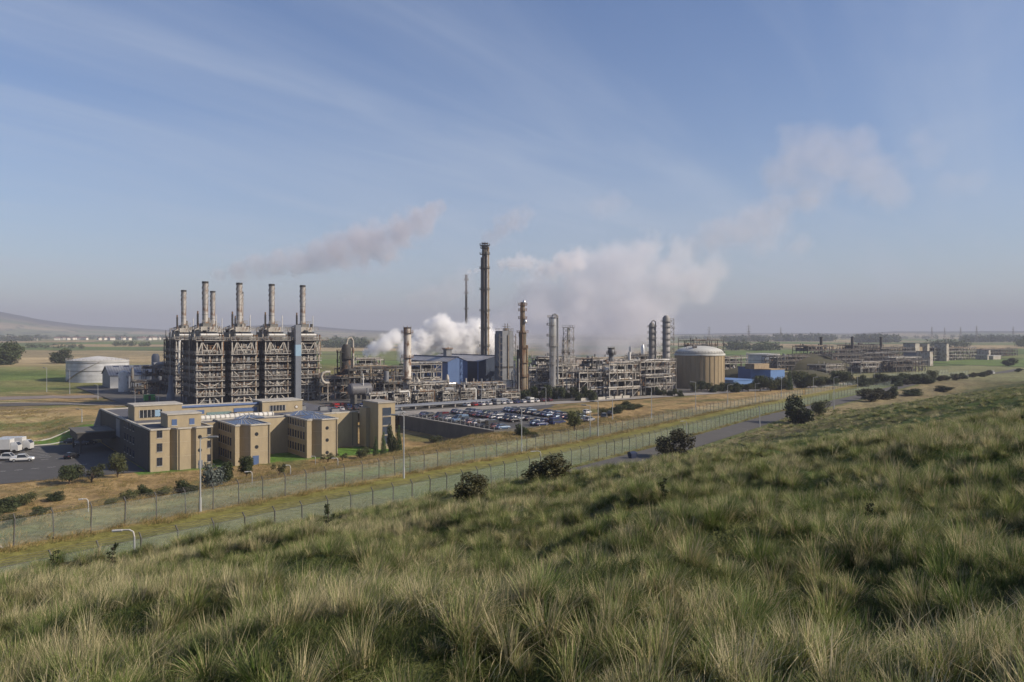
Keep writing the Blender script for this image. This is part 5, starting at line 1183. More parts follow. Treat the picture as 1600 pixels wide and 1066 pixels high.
# ------------------------------------------------------------------ vehicles
def car_proto(kind):
    T = thing('parked_car','x','car'); PM = {}
    if kind == 'car': L_, Wd, sec, cab = 4.3, 1.74, [(-2.15,.6,.45,.78),(-2.0,.8,.3,.9),(-1.0,.86,.25,.97),(.6,.87,.25,.95),(1.7,.83,.27,.85),(2.1,.68,.35,.68)], [(-1.85,.62,.95),(-1.15,.66,1.44),(.15,.66,1.46),(1.0,.70,.93)]
    elif kind == 'van': L_, Wd, sec, cab = 5.2, 1.95, [(-2.6,.85,.4,1.2),(-2.5,.95,.3,1.25),(.9,.97,.28,1.25),(1.7,.95,.28,1.1),(2.5,.85,.32,.95)], [(-2.58,.88,1.25),(-2.5,.86,2.15),(.6,.86,2.2),(1.55,.86,1.2)]
    else: L_, Wd, sec, cab = 5.1, 1.8, [(-2.5,.84,.45,.95),(-2.4,.88,.38,1.0),(-.3,.9,.36,1.0),(1.2,.9,.36,1.0),(2.2,.86,.38,.95),(2.5,.75,.45,.8)], [(-1.1,.72,1.0),(-.95,.72,1.72),(.6,.72,1.74),(1.3,.76,1.0)]
    def loft(rows):
        n = len(rows[0]); V = [p for r in rows for p in r]; Fs = [tuple(range(n))[::-1], tuple((len(rows)-1)*n+k for k in range(n))]
        Fs += [(i*n+k,i*n+(k+1)%n,(i+1)*n+(k+1)%n,(i+1)*n+k) for i in range(len(rows)-1) for k in range(n)]; return V, Fs
    body = MB(); rows = [[(x,-w,z0+.1),(x,-w*.9,z0),(x,w*.9,z0),(x,w,z0+.1),(x,w*1.0,z1-.18),(x,w*.88,z1),(x,-w*.88,z1),(x,-w,z1-.18)] for x,w,z0,z1 in sec]; body.add(*loft(rows))
    (x0,w0,z0),(x1,w1,z1),(x2,w2,z2),(x3,w3,z3) = cab
    body.add([(x1,-w1*.97,z1-.03),(x2,-w2*.97,z2-.03),(x2,w2*.97,z2-.03),(x1,w1*.97,z1-.03),(x1+.12,-w1*.85,z1+.03),(x2-.12,-w2*.85,z2+.03),(x2-.12,w2*.85,z2+.03),(x1+.12,w1*.85,z1+.03)],[(0,3,2,1),(4,5,6,7),(0,1,5,4),(1,2,6,5),(2,3,7,6),(3,0,4,7)])
    for x,z,w,X,Z,W_ in ((x0,z0,w0,x1,z1,w1),(x3,z3,w3,x2,z2,w2)):
        for sg in (-1,1): body.bar((x,sg*w*1.1,z-.03),(X,sg*W_*.96,Z),.09)
    if kind == 'van': body.box(x1-.05,-.2,-.9,.9,1.2,2.14)
    gl = MB(); gl.use(GLASS); gl.add([(x0,-w0*1.12,z0-.04),(x3,-w3*1.12,z3-.04),(x3,w3*1.12,z3-.04),(x0,w0*1.12,z0-.04),(x1,-w1*.95,z1-.02),(x2,-w2*.95,z2-.02),(x2,w2*.95,z2-.02),(x1,w1*.95,z1-.02)],[(0,3,2,1),(4,5,6,7),(0,1,5,4),(1,2,6,5),(2,3,7,6),(3,0,4,7)])
    body.use(WHITE); body.build('body', T); gl.build('window', T)
    if kind == 'pickup': pass
    wx = L_*.31; r_ = .31 if kind == 'car' else .36
    for sx in (-1,1):
        for sy in (-1,1):
            w = MB(); w.use(TYRE); w.tube((sx*wx,sy*(Wd/2-.2),r_),(sx*wx,sy*(Wd/2+.01),r_),r_,12); w.use(SILVER); w.tube((sx*wx,sy*(Wd/2-.05),r_),(sx*wx,sy*(Wd/2+.03),r_),r_*.55,8); w.build('wheel', T)
    for sy in (-1,1):
        h = MB(); h.use(COPING); h.cbox(L_/2-.2,sy*Wd*.33,.55,.2,.3,.16); h.build('headlight', T); h = MB(); h.use(mat('tail_red',(.3,.02,.02),.4)); h.cbox(-L_/2+.08,sy*Wd*.36,.7,.16,.22,.14); h.build('tail_light', T)
    return T
def carpaint(n, c): 
    m = mat(n, c, .25, .15, c2=tuple(x*.9 for x in c), scale=1, spec=.5); m.node_tree.nodes['Principled BSDF'].inputs['Coat Weight'].default_value = .6; return m
PAINTS = [('silver',(.26,.27,.29)),('dark grey',(.06,.065,.07)),('black',(.012,.012,.014)),('dark blue',(.02,.035,.11)),('white',(.6,.6,.59)),('red',(.30,.02,.02)),('light blue',(.13,.2,.31)),('dark green',(.02,.05,.035)),('maroon',(.10,.015,.02)),('bright blue',(.05,.16,.5))]
PNT = {n: carpaint('paint_'+n.replace(' ','_'), c) for n, c in PAINTS}
PROTO = {k: car_proto(k) for k in ('car','van','pickup')}; CUSED = set(); MESHC = {}
def put_car(kind, colour, x, y, z, rz, label, group):
    src = PROTO[kind]
    if kind in CUSED: o = dup(src)
    else: o = src; CUSED.add(kind)
    o.name = {'car':'parked_car','van':'parked_van','pickup':'pickup_truck'}[kind]
    o['category'] = {'car':'car','van':'van','pickup':'pickup'}[kind]
    o.location = (x,y,z); o.rotation_euler = (0,0,rz); o['label'] = label; o['group'] = group
    b = [c for c in KIDS[o.as_pointer()] if c.name.startswith('body')][0]; b.material_slots[0].link = 'OBJECT'; b.material_slots[0].material = PNT[colour]; return o
rg = random.Random(12)
def row(a, b0, b1, desc, cols, skip=.06, step=2.6, flip=0):
    b = b0; k = 0
    while b < b1:
        if rg.random() > skip:
            c = rg.choice(cols); kd = 'van' if rg.random() < .07 else 'car'; x, y = site(a+rg.uniform(-.5,.5), b+rg.uniform(-.15,.15)); 
            put_car(kd, c, x, y, .05, TH+(math.pi if rg.random() < .35 else 0)+flip+rg.uniform(-.06,.06), f'{c} {kd} in the car park {desc}, {ORD[k]} from its near end', 'cars in the packed car park'); k += 1
        b += step
MIX = ['silver']*4+['dark grey']*4+['black']*4+['dark blue']*4+['light blue']*2+['dark green','maroon','dark blue']
row(90, -7.5, 37, 'wall-side row', MIX, .05); row(103.6, -7.5, 41, 'second row', MIX, .05); row(109, -7.5, 41, 'third row', MIX, .08); row(121.5, -7, 36, 'fourth row', MIX, .12); row(127, 2, 34, 'fifth row', MIX, .25)
for k,(px,py,kd,c,rz,l) in enumerate(((917,649,'car','white',.4,'white hatchback alone beside the leafy car park tree'),(921,664,'car','silver',.3,'silver car nearest the fence at the end of the car park'),(944,657,'pickup','dark grey',.7,'dark pickup parked by the thicket'),(953,652,'car','black',.7,'black car parked beside the dark pickup at the thicket'))):
    x, y = PG(px,py,.6); put_car(kd, c, x, y, max(tz(x,y),0), TH+rz, l, 'cars at the end of the car park')
for k in range(13):
    a = 120+k*3.2; x, y = site(a, 58.6); c = rg.choice(['white','silver','dark grey','maroon','dark blue','white','red','black']); put_car('van' if k in (4,9) else 'car', c, x, y, .05, TH+math.pi/2+rg.uniform(-.05,.05), f'{c} {"van" if k in (4,9) else "car"} along the plant road, {ORD[k]} from the left', 'cars along the plant road')
for r_,b in enumerate((70.0,77.5)):
    for k in range(11):
        if rg.random() < .2: continue
        a = 62+k*2.7+r_; x, y = site(a,b); c = rg.choice(['red','red','maroon','white','bright blue','light blue','silver','dark grey','bright blue']); kd = 'van' if rg.random() < .25 else 'car'
        put_car(kd, c, x, y, .05, TH+math.pi/2+rg.uniform(-.05,.05), f'{c} {kd} in the {"nearer" if r_ == 0 else "rear"} row behind the office, {ORD[k]} from the left', 'cars parked behind the office')
x, y = site(84, 44); put_car('van','silver',x,y,.3,TH,'pale van at the top of the retaining wall beside the stair tower','cars at the end of the car park')
for px,py,kd,c,rz,l in ((12,719,'pickup','white',-.15,'white pickup cut by the left edge, in front of the white trucks'),(35,721,'pickup','white',.1,'white pickup with a dark load just right of the other white pickup'),(112,716,'car','black',1.2,'black car in the building shadow on the forecourt'),(127,695,'car','silver',.1,'silver car parked by the forecourt kerb beside the canopy'),(113,693,'car','dark grey',.1,'dark grey car by the forecourt kerb, left of the silver one'),(139,694,'car','black',.1,'black car next to the entrance canopy'),(5,706,'car','red',.2,'red car half hidden between the white trucks and pickup')):
    x, y = PG(px,py,-3.9); put_car(kd, c, x, y, -3.9, TH+rz-.35, l, 'vehicles on the forecourt')
def box_truck(px, D, L_, label, rz):
    x, y = PD(px,D); T = thing('box_truck', label, 'truck', (x,y,-3.9), rz); mb = MB(); mb.use(PNT['white']); mb.box(0,L_,-1.2,1.2,1.0,3.6); mb.build('cargo_box', T)
    mb = MB(); mb.use(PNT['white']); mb.box(L_+.1,L_+1.9,-1.1,1.1,.6,2.0); mb.add([(L_+.1,-1.1,2.0),(L_+1.9,-1.1,2.0),(L_+1.9,1.1,2.0),(L_+.1,1.1,2.0),(L_+.2,-1,2.8),(L_+1.2,-1,2.8),(L_+1.2,1,2.8),(L_+.2,1,2.8)],[(4,5,6,7),(0,1,5,4),(1,2,6,5),(2,3,7,6),(3,0,4,7)]); mb.build('cab', T)
    mb = MB(); mb.use(DARK); mb.box(.1,L_+1.5,-.9,.9,.5,1.0); mb.build('chassis', T); mb = MB(); mb.use(GLASS); mb.add([(L_+1.93,-.95,2.05),(L_+1.93,.95,2.05),(L_+1.27,.88,2.74),(L_+1.27,-.88,2.74)],[(0,1,2,3)]); mb.build('windscreen', T)
    for xx in (1.2,2.3,L_+1.0):
        for sy in (-1,1): w = MB(); w.use(TYRE); w.tube((xx,sy*.8,.48),(xx,sy*1.18,.48),.48,12); w.build('wheel', T)
    return T
box_truck(2, 207, 5.6, 'white box truck at the left edge of the forecourt', TH-.5); box_truck(-14, 203, 5.0, 'second white box truck, cut by the left edge of the forecourt', TH-.5)
x, y, z = ground_hit(1551, 585); o = put_car('van','white',x,y,z+.15,.75,'white van driving far along the perimeter road','vehicles on the far road'); 
T = thing('site_cabin', 'small green container left of the furnace towers, beside a lamp post', 'container', (*PD(226,318),0), TH); mb = MB(); mb.use(GREENM); mb.box(0,4,0,2.4,.1,2.4); mb.build('shell', T); mb = MB(); mb.use(DARK); mb.box(1.4,2.3,-.05,0.02,.2,2.1); mb.build('door', T)
x, y = PD(988, 146); z = tz(x,y)+.1; T = thing('grit_bin', 'dark grit bin standing on the edge of the perimeter road', 'bin', (x,y,z), .6); mb = MB(); mb.use(NAVY); mb.add([(-.55,-.4,0),(.55,-.4,0),(.55,.4,0),(-.55,.4,0),(-.75,-.55,.95),(.75,-.55,.95),(.75,.55,.95),(-.75,.55,.95)],[(0,3,2,1),(0,1,5,4),(1,2,6,5),(2,3,7,6),(3,0,4,7),(4,5,6,7)]); mb.build('box', T); mb = MB(); mb.use(NAVY); mb.add([(-.8,-.6,.96),(.8,-.6,.96),(.8,.6,.96),(-.8,.6,.96),(-.7,0,1.3),(.7,0,1.3)],[(0,1,5,4),(2,3,4,5),(1,2,5),(3,0,4)]); mb.build('lid', T)
# far village and pylons
hmb = MB(); hmb.use(mat('harling',(.75,.7,.62),.9)); hmb.box(-6,6,-4,4,-2,4.5)
hrf = MB(); hrf.use(mat('slate',(.2,.14,.12),.9)); hrf.add([(-6.3,-4.4,4.4),(6.3,-4.4,4.4),(6.3,4.4,4.4),(-6.3,4.4,4.4),(-6.3,0,7.6),(6.3,0,7.6)],[(0,1,5,4),(2,3,4,5),(1,2,5),(3,0,4)])
T0 = None; rg = random.Random(8)
for k in range(46):
    px = rg.choice((rg.uniform(20,60),rg.uniform(85,120),rg.uniform(120,262),rg.uniform(120,262),rg.uniform(120,262))); D = 2350+rg.uniform(-60,120); x, y = PD(px,D)
    if T0 is None: T0 = thing('village_house','pale house of the far village along the edge of the fields','house',group='houses of the far village'); hmb.build('wall',T0); hrf.build('roof',T0); o = T0
    else: o = dup(T0)
    o.location = (x,y,tz(x,y)+1); o.rotation_euler = (0,0,rg.uniform(0,3)); o.scale = (1.15,)*3
pyl = MB(); pyl.use(STEEL)
for sx in (-1,1):
    for sy in (-1,1): pyl.bar((sx*4,sy*4,-1),(sx*1,sy*1,30),.45); pyl.bar((sx*1,sy*1,30),(0,0,46),.35)
for z in (6,13,20,27): q = 4-3*z/30.; [pyl.bar((-q,sy*q,z),(q,sy*q,z+5),.25) for sy in (-1,1)]; [pyl.bar((q,sy*q,z),(-q,sy*q,z+5),.25) for sy in (-1,1)]
arm = MB(); arm.use(STEEL)
for z,l in ((29,8),(35,10),(41,7)): arm.bar((-l,0,z),(l,0,z),.4); arm.bar((-l,0,z),(0,0,z+2.5),.25); arm.bar((l,0,z),(0,0,z+2.5),.25)
T0 = None
for px,D in ((1170,1900),(1108,2300),(1220,2500),(1456,2300),(1476,2600),(1501,2400),(1526,2100),(1583,2300)):
    x, y = PD(px,D)
    if T0 is None: T0 = thing('power_pylon','thin hazy power pylon far off on the horizon','pylon',group='power pylons on the horizon'); pyl.build('lattice_mast',T0); arm.build('cross_arm',T0); o = T0
    else: o = dup(T0)
    o.location = (x,y,tz(x,y)); o.rotation_euler = (0,0,.6)
# ------------------------------------------------------------------ steam and smoke
def plume(name, label, blobs, dens, colour, nscale, amp=.9, thr=.12, aniso=.2, cut=None):
    """cloud of vapour: blobs are (px, py, distance, radius in pixels); density falls off from the blob centres and is broken up by noise"""
    P = [((px-800)/F*D, D, H-(py-HZ)/F*D, r/F*D) for px,py,D,r in blobs]
    bm = bmesh.new()
    for x,y,z,r in P: bmesh.ops.create_icosphere(bm, subdivisions=2, radius=r*1.2, matrix=Matrix.Translation((x,y,z)))
    me = bpy.data.meshes.new(name); bm.to_mesh(me); bm.free(); o = bpy.data.objects.new(name, me); COL.objects.link(o); meta(o, label, kind='stuff')
    rm = o.modifiers.new('union', 'REMESH'); rm.mode = 'VOXEL'; rm.voxel_size = max(.6, min(p[3] for p in P)*.28)
    m = bpy.data.materials.new(name+'_vapour'); m.use_nodes = True; nt = m.node_tree; nt.nodes.remove(nt.nodes['Principled BSDF'])
    g = nd(nt, 'ShaderNodeNewGeometry')
    def mm(op, a, b=None, c=None):
        n = nd(nt, 'ShaderNodeMath', operation=op)
        for i, v in enumerate((a,b,c)):
            if v is None: continue
            if isinstance(v, (int,float)): n.inputs[i].default_value = v
            else: nt.links.new(v, n.inputs[i])
        return n.outputs[0]
    f = None
    for x,y,z,r in P:
        d = nd(nt, 'ShaderNodeVectorMath', operation='DISTANCE'); nt.links.new(g.outputs['Position'], d.inputs[0]); d.inputs[1].default_value = (x,y,z)
        v = mm('MULTIPLY_ADD', d.outputs['Value'], -1./r, 1.); f = v if f is None else mm('SMOOTH_MAX', f, v, .18)
    rm_ = sum(p[3] for p in P)/len(P)
    n = nd(nt, 'ShaderNodeTexNoise'); n.inputs['Scale'].default_value = nscale/rm_; n.inputs['Detail'].default_value = 5; n.inputs['Roughness'].default_value = .58; nt.links.new(g.outputs['Position'], n.inputs['Vector'])
    q = mm('ADD', f, mm('MULTIPLY', mm('SUBTRACT', n.outputs['Fac'], .5), amp*2))
    r = nd(nt, 'ShaderNodeMapRange', interpolation_type='SMOOTHSTEP'); r.inputs['From Min'].default_value = thr; r.inputs['From Max'].default_value = thr+.55; r.inputs['To Max'].default_value = dens; nt.links.new(q, r.inputs['Value'])
    pv = nd(nt, 'ShaderNodeVolumePrincipled'); pv.inputs['Color'].default_value = (*colour,1); pv.inputs['Anisotropy'].default_value = aniso; nt.links.new(r.outputs[0], pv.inputs['Density'])
    nt.links.new(pv.outputs[0], nt.nodes['Material Output'].inputs['Volume']); me.materials.append(m); return o
plume('steam', 'dense white steam boiling up behind the pipe bridge and the blue sheds', [(572,551,470,8),(586,545,470,14),(604,536,472,18),(616,527,474,15),(640,548,476,24),(662,534,480,26),(688,510,482,23),(702,530,484,32),(726,533,488,32),(746,524,490,30),(672,513,482,17),(770,540,500,30)], .5, (.98,.98,.985), 1.9, .75, .02, 0.)
plume('steam_cloud', 'huge soft grey-white steam cloud towering behind the columns', [(770,535,515,40),(805,520,520,52),(838,495,525,58),(850,455,530,44),(880,525,530,70),(910,465,532,68),(945,525,535,74),(970,430,536,64),(990,490,538,74),(1005,402,540,44),(920,412,538,34),(1035,440,542,56),(1062,405,545,38),(1085,440,548,44),(1115,420,552,32),(885,412,540,26),(1015,520,540,52)], .038, (.88,.875,.915), 1.25, .95, .03, .1)
plume('smoke_plume', 'long lilac-grey smoke plume drifting right from the furnace chimneys', [(345,430,372,14),(372,423,374,22),(400,416,376,26),(432,412,378,28),(465,408,380,32),(498,402,384,36),(530,394,388,42),(562,384,392,44),(594,378,396,44),(624,364,400,38),(654,348,404,33),(676,332,408,22),(690,322,410,14)], .075, (.78,.76,.81), 1.1, .9, .05, .1)
plume('smoke_plume', 'ragged drifting cloud high at the right, the end of the steam trail', [(1215,275,600,44),(1250,250,605,60),(1290,240,610,64),(1330,252,615,66),(1362,275,620,60),(1385,300,625,44),(1270,290,606,56),(1345,222,618,40),(1240,215,612,32)], .0105, (.86,.83,.86), 1.0, 1.05, .05, .1)
plume('smoke_plume', 'thin grey cloud fragment between the big steam cloud and the high drifting cloud', [(1085,385,572,28),(1110,372,575,36),(1138,362,580,40),(1170,352,585,42),(1202,345,590,40),(1222,325,594,32),(1250,385,600,24),(1190,385,590,30),(1255,320,600,28)], .018, (.83,.81,.86), 1.0, .95, .06, .1)
plume('smoke_plume', 'dark wisp of smoke trailing from the very tall stack', [(756,383,450,9),(766,372,451,18),(784,358,452,27),(806,344,454,27),(824,332,456,18)], .045, (.78,.77,.83), 1.1, .9, .08, .1)
plume('steam', 'small bright puffs of steam blown right across the top of the tall stacks', [(734,425,600,5),(744,423,600,6),(752,421,600,5),(785,414,500,14),(798,412,500,16),(812,410,502,18),(828,412,504,18),(845,418,505,17),(862,423,506,20),(882,412,508,24),(902,404,510,22)], .10, (.93,.91,.93), 1.2, .9, .06, .1)
plume('smoke_plume', 'faint grey smudge of smoke left of the thin vent stack', [(655,470,560,26),(680,462,562,32),(705,452,564,32),(725,440,566,28)], .018, (.82,.8,.85), 1.1, .9, .06, .1)
plume('smoke_plume', 'tiny detached smoke smudge above the right furnace chimneys', [(542,465,400,11),(550,464,400,13),(558,464,400,10)], .022, (.75,.75,.8), 1.3, .8, .06, .1)
plume('smoke_plume', 'pale detached wisp high above the big steam cloud', [(938,322,560,26),(958,316,560,26),(975,318,560,18)], .012, (.82,.81,.87), 1.1, .9, .06, .1)
plume('smoke_plume', 'faintest torn wisps near the upper right', [(1436,215,640,34),(1450,240,640,34),(1485,288,640,34),(1520,285,640,28)], .006, (.86,.84,.88), 1.1, .95, .06, .1)

# ------------------------------------------------------------------ grass on the hill and the bank
def grass_mat(name, cols, tr=.3):
    """blade colour from a per-blade attribute, drifting over the slope and from tuft to tuft"""
    m = bpy.data.materials.new(name); m.use_nodes = True; nt = m.node_tree; bs = nt.nodes['Principled BSDF']; bs.inputs['Roughness'].default_value = .6; bs.inputs['Specular IOR Level'].default_value = .2
    at = nd(nt, 'ShaderNodeAttribute', attribute_name='blade'); g = nd(nt, 'ShaderNodeNewGeometry'); oi = nd(nt, 'ShaderNodeObjectInfo')
    n = nd(nt, 'ShaderNodeTexNoise'); n.inputs['Scale'].default_value = .35; n.inputs['Detail'].default_value = 4; nt.links.new(g.outputs['Position'], n.inputs['Vector'])
    a = nd(nt, 'ShaderNodeMath', operation='MULTIPLY_ADD'); nt.links.new(oi.outputs['Random'], a.inputs[0]); a.inputs[1].default_value = .22; nt.links.new(n.outputs['Fac'], a.inputs[2])
    r = nd(nt, 'ShaderNodeMapRange'); r.inputs['From Min'].default_value = .4; r.inputs['From Max'].default_value = .82; nt.links.new(a.outputs[0], r.inputs['Value'])
    A = nd(nt, 'ShaderNodeMix', data_type='RGBA'); A.inputs[6].default_value = (*cols[0],1); A.inputs[7].default_value = (*cols[1],1); nt.links.new(r.outputs[0], A.inputs[0])
    B = nd(nt, 'ShaderNodeMix', data_type='RGBA'); nt.links.new(at.outputs['Fac'], B.inputs[0]); nt.links.new(A.outputs[2], B.inputs[6]); B.inputs[7].default_value = (*cols[2],1)
    nt.links.new(B.outputs[2], bs.inputs['Base Color']); t = nd(nt, 'ShaderNodeBsdfTranslucent'); nt.links.new(B.outputs[2], t.inputs[0]); ms = nd(nt, 'ShaderNodeMixShader'); ms.inputs[0].default_value = tr
    nt.links.new(bs.outputs[0], ms.inputs[1]); nt.links.new(t.outputs[0], ms.inputs[2]); nt.links.new(ms.outputs[0], nt.nodes['Material Output'].inputs['Surface']); return m
GREEN = grass_mat('green_blade', ((.065,.13,.02),(.13,.172,.04),(.40,.34,.19)), .36); STRAW = grass_mat('straw_blade', ((.42,.35,.2),(.56,.48,.31),(.22,.24,.1)), .3); BANKG = grass_mat('bank_blade', ((.40,.29,.13),(.30,.215,.095),(.16,.16,.055)), .2)
def tuft(name, n, rad, h, w, lean, curl, dry, m, seed, seg=3, head=0.):
    rg = np.random.default_rng(seed); V = []; Fs = []; C = []
    for k in range(n):
        a = rg.random()*TAU; q = rad*math.sqrt(rg.random()); bx, by = q*math.cos(a), q*math.sin(a); hh = h*(.45+.75*rg.random()); az = rg.normal()*.9+ (0 if rg.random() < .72 else math.pi)
        out = .35*q/rad; dx = lean*(.5+rg.random())+curl*rg.random()*math.cos(az)+out*math.cos(a)*.6; dy = curl*rg.random()*math.sin(az)+out*math.sin(a)*.6
        px_, py_ = -dy, dx; L_ = math.hypot(px_,py_)+1e-6; ang = rg.random()*3.14; sx, sy = math.cos(ang), math.sin(ang); c = 1. if rg.random() < dry else rg.random()*.25; i = len(V); ww = w*(.7+.6*rg.random())
        for s in range(seg+1):
            t = s/seg; f_ = (1-t**1.5)*ww/2+ (.0006); 
            if head and .6 < t < 1: f_ = ww*head
            x = bx+dx*hh*t*t; y = by+dy*hh*t*t; z = hh*(t-.22*t*t*(abs(dx)+abs(dy)))
            V += [(x-sx*f_,y-sy*f_,z-.03),(x+sx*f_,y+sy*f_,z-.03)]; C += [c,c]
        for s in range(seg): Fs.append((i+2*s,i+2*s+1,i+2*s+3,i+2*s+2))
    me = bpy.data.meshes.new(name); me.from_pydata(V,[],Fs); at = me.attributes.new('blade','FLOAT','POINT'); at.data.foreach_set('value', C); me.materials.append(m); me.update()
    return bpy.data.objects.new(name, me)
def scatter(name, label, pts, zs, tufts, seed, smin=.7, smax=1.3, kindw=None, tilt=.18, scl=None, pick=None):
    """one mesh of anchor points whose geometry nodes set a tuft on each"""
    rg = np.random.default_rng(seed); n = len(pts); c = bpy.data.collections.new(name+'_tufts')
    for t in tufts: c.objects.link(t)
    me = bpy.data.meshes.new(name); co_ = np.column_stack([pts, zs]); me.vertices.add(n); me.vertices.foreach_set('co', co_.ravel())
    rot = np.column_stack([rg.normal(0,tilt,n), rg.normal(0,tilt,n), rg.normal(0,.55,n)])
    a = me.attributes.new('turn','FLOAT_VECTOR','POINT'); a.data.foreach_set('vector', rot.ravel()); a = me.attributes.new('size','FLOAT_VECTOR','POINT'); s = rg.uniform(smin,smax,n)
    sw = s*(1 if scl is None else scl[0]); sh = s*(1 if scl is None else scl[1]); a.data.foreach_set('vector', np.column_stack([sw,sw,sh]).ravel())
    a = me.attributes.new('pick','INT','POINT'); a.data.foreach_set('value', (rg.integers(0,len(tufts),n) if pick is None else pick).astype(np.int32)); me.update()
    o = bpy.data.objects.new(name, me); COL.objects.link(o); meta(o, label, kind='stuff'); md = o.modifiers.new('tufts','NODES')
    ng = bpy.data.node_groups.new(name+'_nodes','GeometryNodeTree'); ng.interface.new_socket('Geometry',in_out='INPUT',socket_type='NodeSocketGeometry'); ng.interface.new_socket('Geometry',in_out='OUTPUT',socket_type='NodeSocketGeometry')
    N = ng.nodes.new; gi = N('NodeGroupInput'); go = N('NodeGroupOutput'); ip = N('GeometryNodeInstanceOnPoints'); ci = N('GeometryNodeCollectionInfo'); ci.inputs['Collection'].default_value = c; ci.inputs['Separate Children'].default_value = True; ci.inputs['Reset Children'].default_value = True
    def na(nm, ty): q = N('GeometryNodeInputNamedAttribute'); q.data_type = ty; q.inputs[0].default_value = nm; return q.outputs[0]
    ng.links.new(gi.outputs[0], ip.inputs['Points']); ng.links.new(ci.outputs[0], ip.inputs['Instance']); ip.inputs['Pick Instance'].default_value = True
    ng.links.new(na('pick','INT'), ip.inputs['Instance Index']); ng.links.new(na('turn','FLOAT_VECTOR'), ip.inputs['Rotation']); ng.links.new(na('size','FLOAT_VECTOR'), ip.inputs['Scale']); ng.links.new(ip.outputs[0], go.inputs[0]); md.node_group = ng; return o
def wedge(n, r0, r1, seed, u=.78):
    rg = np.random.default_rng(seed); r = np.sqrt(rg.uniform(r0*r0,r1*r1,n)); t = rg.uniform(-math.atan(u)-.05, math.atan(u)+.05, n); return np.column_stack([r*np.sin(t), r*np.cos(t)])
def hill_pts(spec, seed, keep=None):
    P = []; S = []
    for k,(r0,r1,dens,sc) in enumerate(spec):
        n = int(dens*.73*(r1*r1-r0*r0)); p = wedge(n, r0, r1, seed+k); d, s = fence_ds(p[:,0],p[:,1]); w = d < -10.2
        if keep is not None: w &= keep(p[:,0],p[:,1],d,s) > np.random.default_rng(seed+50+k).random(n)
        P.append(p[w]); S.append(np.full(w.sum(), sc))
    P = np.concatenate(P); return P, np.concatenate(S)
# low sward in the hollows, domed tussocks, and dry straw stems standing on some of them
def dome(name, n, rad, h, w, m, seed, dry, droop=1.0):
    """tussock: blades fountain out of a small root crown, arch over and droop, a little more to leeward"""
    rg = np.random.default_rng(seed); V = []; Fs = []; C = []; seg = 4
    for k in range(n):
        a = rg.random()*TAU; q = rad*.45*math.sqrt(rg.random()); bx, by = q*math.cos(a), q*math.sin(a); a += rg.normal()*.5; L_ = h*rg.uniform(.55,1.25); th = rg.uniform(.15,1.15)*droop; ox, oy = math.cos(a), math.sin(a)
        x, y, z = bx, by, -.04; c = 1. if rg.random() < dry else rg.random()*.35; ww = w*(.6+.8*rg.random()); i = len(V); sx, sy = -oy, ox
        for s in range(seg+1):
            t = s/seg; f_ = (1-t**1.8)*ww/2+.0005; V += [(x-sx*f_,y-sy*f_,z),(x+sx*f_,y+sy*f_,z)]; C += [c,c]
            an = th*(.35+1.15*t); st = L_/seg; x += st*(math.sin(an)*ox+.16*t); y += st*math.sin(an)*oy; z += st*math.cos(an)
        for s in range(seg): Fs.append((i+2*s,i+2*s+1,i+2*s+3,i+2*s+2))
    me = bpy.data.meshes.new(name); me.from_pydata(V,[],Fs); at_ = me.attributes.new('blade','FLOAT','POINT'); at_.data.foreach_set('value', C); me.materials.append(m); me.update()
    return bpy.data.objects.new(name, me)
SWARD = grass_mat('sward_blade', ((.05,.09,.018),(.10,.12,.035),(.28,.24,.12)), .3)  # darker than the tussocks so the hollows read as shadow
GT = [tuft(f'sward_tuft', 80, .32, .19, .007, .25, .9, .12, SWARD, 100+k) for k in range(4)]+[dome(f'tussock', 260, .26, .30+.08*(k%2), .0062, GREEN, 150+k, (.1,.25,.45)[k%3]) for k in range(6)]
wid = lambda D: np.interp(D, [0,9,18,35,70,130,300], [.68,.72,.88,1.25,1.8,2.5,3.6]); hgt = lambda D: np.interp(D, [0,9,18,35,70,130,300], [.66,.70,.82,1.0,1.12,1.2,1.3])
def patchy(x, y): return fbm(x/7.,y/5.5,91,3)
P, S = hill_pts([(2.5,9,38,1),(9,18,24,1),(18,35,10,1),(35,70,2.6,1),(70,130,.8,1),(130,300,.2,1)], 1)
Pt, St = hill_pts([(2.5,9,15,1),(9,18,13,1),(18,35,7,1),(35,70,2.7,1),(70,130,.9,1),(130,300,.22,1)], 61, lambda x,y,d,s: .24+1.0*sstep(.38,.58,fbm(x/1.9,y/1.6,83,2)))
D0 = np.hypot(P[:,0],P[:,1]); D1 = np.hypot(Pt[:,0],Pt[:,1]); big = .55+.95*np.random.default_rng(6).random(len(Pt))**1.4
pk = np.concatenate([np.random.default_rng(7).integers(0,4,len(P)), 4+np.random.default_rng(8).integers(0,6,len(Pt))])
PA = np.concatenate([P,Pt]); scatter('grass', 'thick green tussocky grass covering the hillside', PA, terrain(PA[:,0],PA[:,1]), GT, 2, .85, 1.15, scl=(np.concatenate([wid(D0),wid(D1)*big]), np.concatenate([hgt(D0)*(.5+.9*patchy(P[:,0],P[:,1])),hgt(D1)*big])), pick=pk)
ST = [tuft(f'straw_tuft', 26, .24, .50, .0048, .28, .7, .2, STRAW, 200+k, 4, head=.9 if k%2 else 0.) for k in range(4)]+[dome(f'dead_tussock', 120, .22, .42, .006, STRAW, 250+k, .3, .75) for k in range(2)]+[dome('flattened_straw', 90, .34, .44, .006, STRAW, 270, .35, 1.6)]
keep = lambda x,y,d,s: np.clip((patchy(x,y)-.46)*7,.04,1)*np.interp(np.hypot(x,y),[0,10,25,60],[.42,.5,.7,.9])*np.where(x > .2*y, .7, 1)*(.16+1.0*sstep(.40,.57,fbm(x/1.9,y/1.6,83,2)))
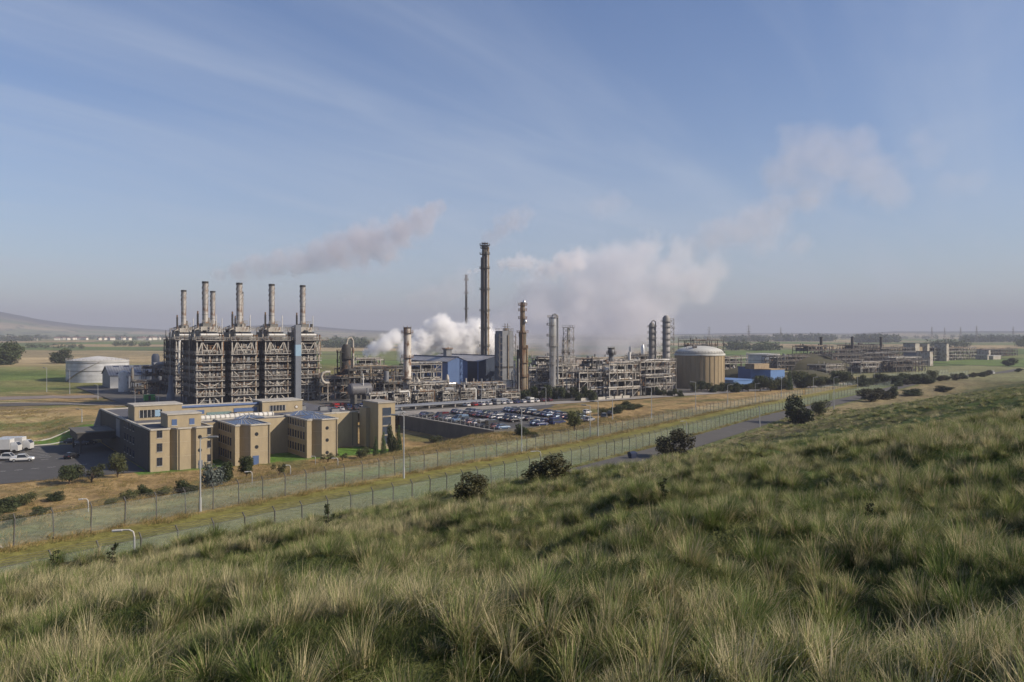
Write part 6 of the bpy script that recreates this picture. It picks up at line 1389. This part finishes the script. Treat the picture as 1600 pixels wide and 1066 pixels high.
P, S = hill_pts([(2.5,9,38,1),(9,18,26,1),(18,35,11,1),(35,70,3.6,1),(70,130,1.0,1),(130,300,.28,1)], 21, keep)
Dp = np.hypot(P[:,0],P[:,1])
scatter('dry_grass', 'wind-bent straw-coloured grass stems over the hillside', P, terrain(P[:,0],P[:,1]), ST, 22, .7, 1.35, scl=(wid(Dp)*.95, hgt(Dp)*(.55+.9*patchy(P[:,0],P[:,1]))))
# rough dry grass on the bank, between the fences and below the buildings
BT = [tuft(f'bank_tuft', 46, .6, .5, .03, .3, .8, .3, BANKG, 300+k) for k in range(5)]
rg = np.random.default_rng(4); P = wedge(60000, 60, 330, 31, .72); d, s = fence_ds(P[:,0],P[:,1]); a, b = tosite(P[:,0],P[:,1]); 
w = (d > 17.5)&(~((a > -3)&(a < 63)&(b > -4)&(b < 66)))&(~((a > 60)&(b > -11)))&(~((a > -68)&(a < 2)&(b > 3)&(b < 66)))&((b < 60)|(a < -4))&(rg.random(len(P)) < .75-.45*(d > 60))
w &= (d > 27)|(s > 125)|(rg.random(len(P)) < .3); w |= ((d > 14.2)&(d < 17.8))|((d > -2.1)&(d < -.3)&(rg.random(len(P)) < .5)); P = P[w]
scatter('bank_grass', 'rough dry tan grass on the bank below the fences', P, terrain(P[:,0],P[:,1]), BT, 32, .7, 1.5, scl=(1.2, .5+.8*fbm(P[:,0]/6,P[:,1]/6,95,2)))
# tall weeds standing in the hill grass
def weed(seed, label):
    rd = random.Random(seed); T = thing('thistle', label, 'weed', group='dark weeds in the hillside grass'); mb = MB(); mb.use(BARK); mb.tube((0,0,-.1),(.05,0,1.1),.015,5,.006)
    for k in range(9): z = .25+k*.09; a = rd.random()*TAU; mb.tube((.05*z,0,z),(.05*z+.22*math.cos(a),.22*math.sin(a),z+.18),.007,4,.003)
    mb.build('stem', T); B = [(.05+rd.uniform(-.16,.16),rd.uniform(-.16,.16),.2+.09*k,.1,.1,.07) for k in range(11)]; quads('foliage', leaves(B, 240, .055, seed), LEAF, T); return T
for k,(px,py,hpx,l) in enumerate(((175,895,46,'dark bushy weed near the low white lamp at the left'),(512,830,44,'rusty weed stem rising against the near fence'),(1035,790,44,'dark leafy weed below the grit bin'),(1355,830,46,'dark weed in the middle of the right slope'),(85,900,40,'dark weed near the left edge of the slope'))):
    x, y, z = ground_hit(px, py, 4); o = weed(400+k, l); o.location = (x,y,z); o.scale = (hpx/F*y/1.2,)*3
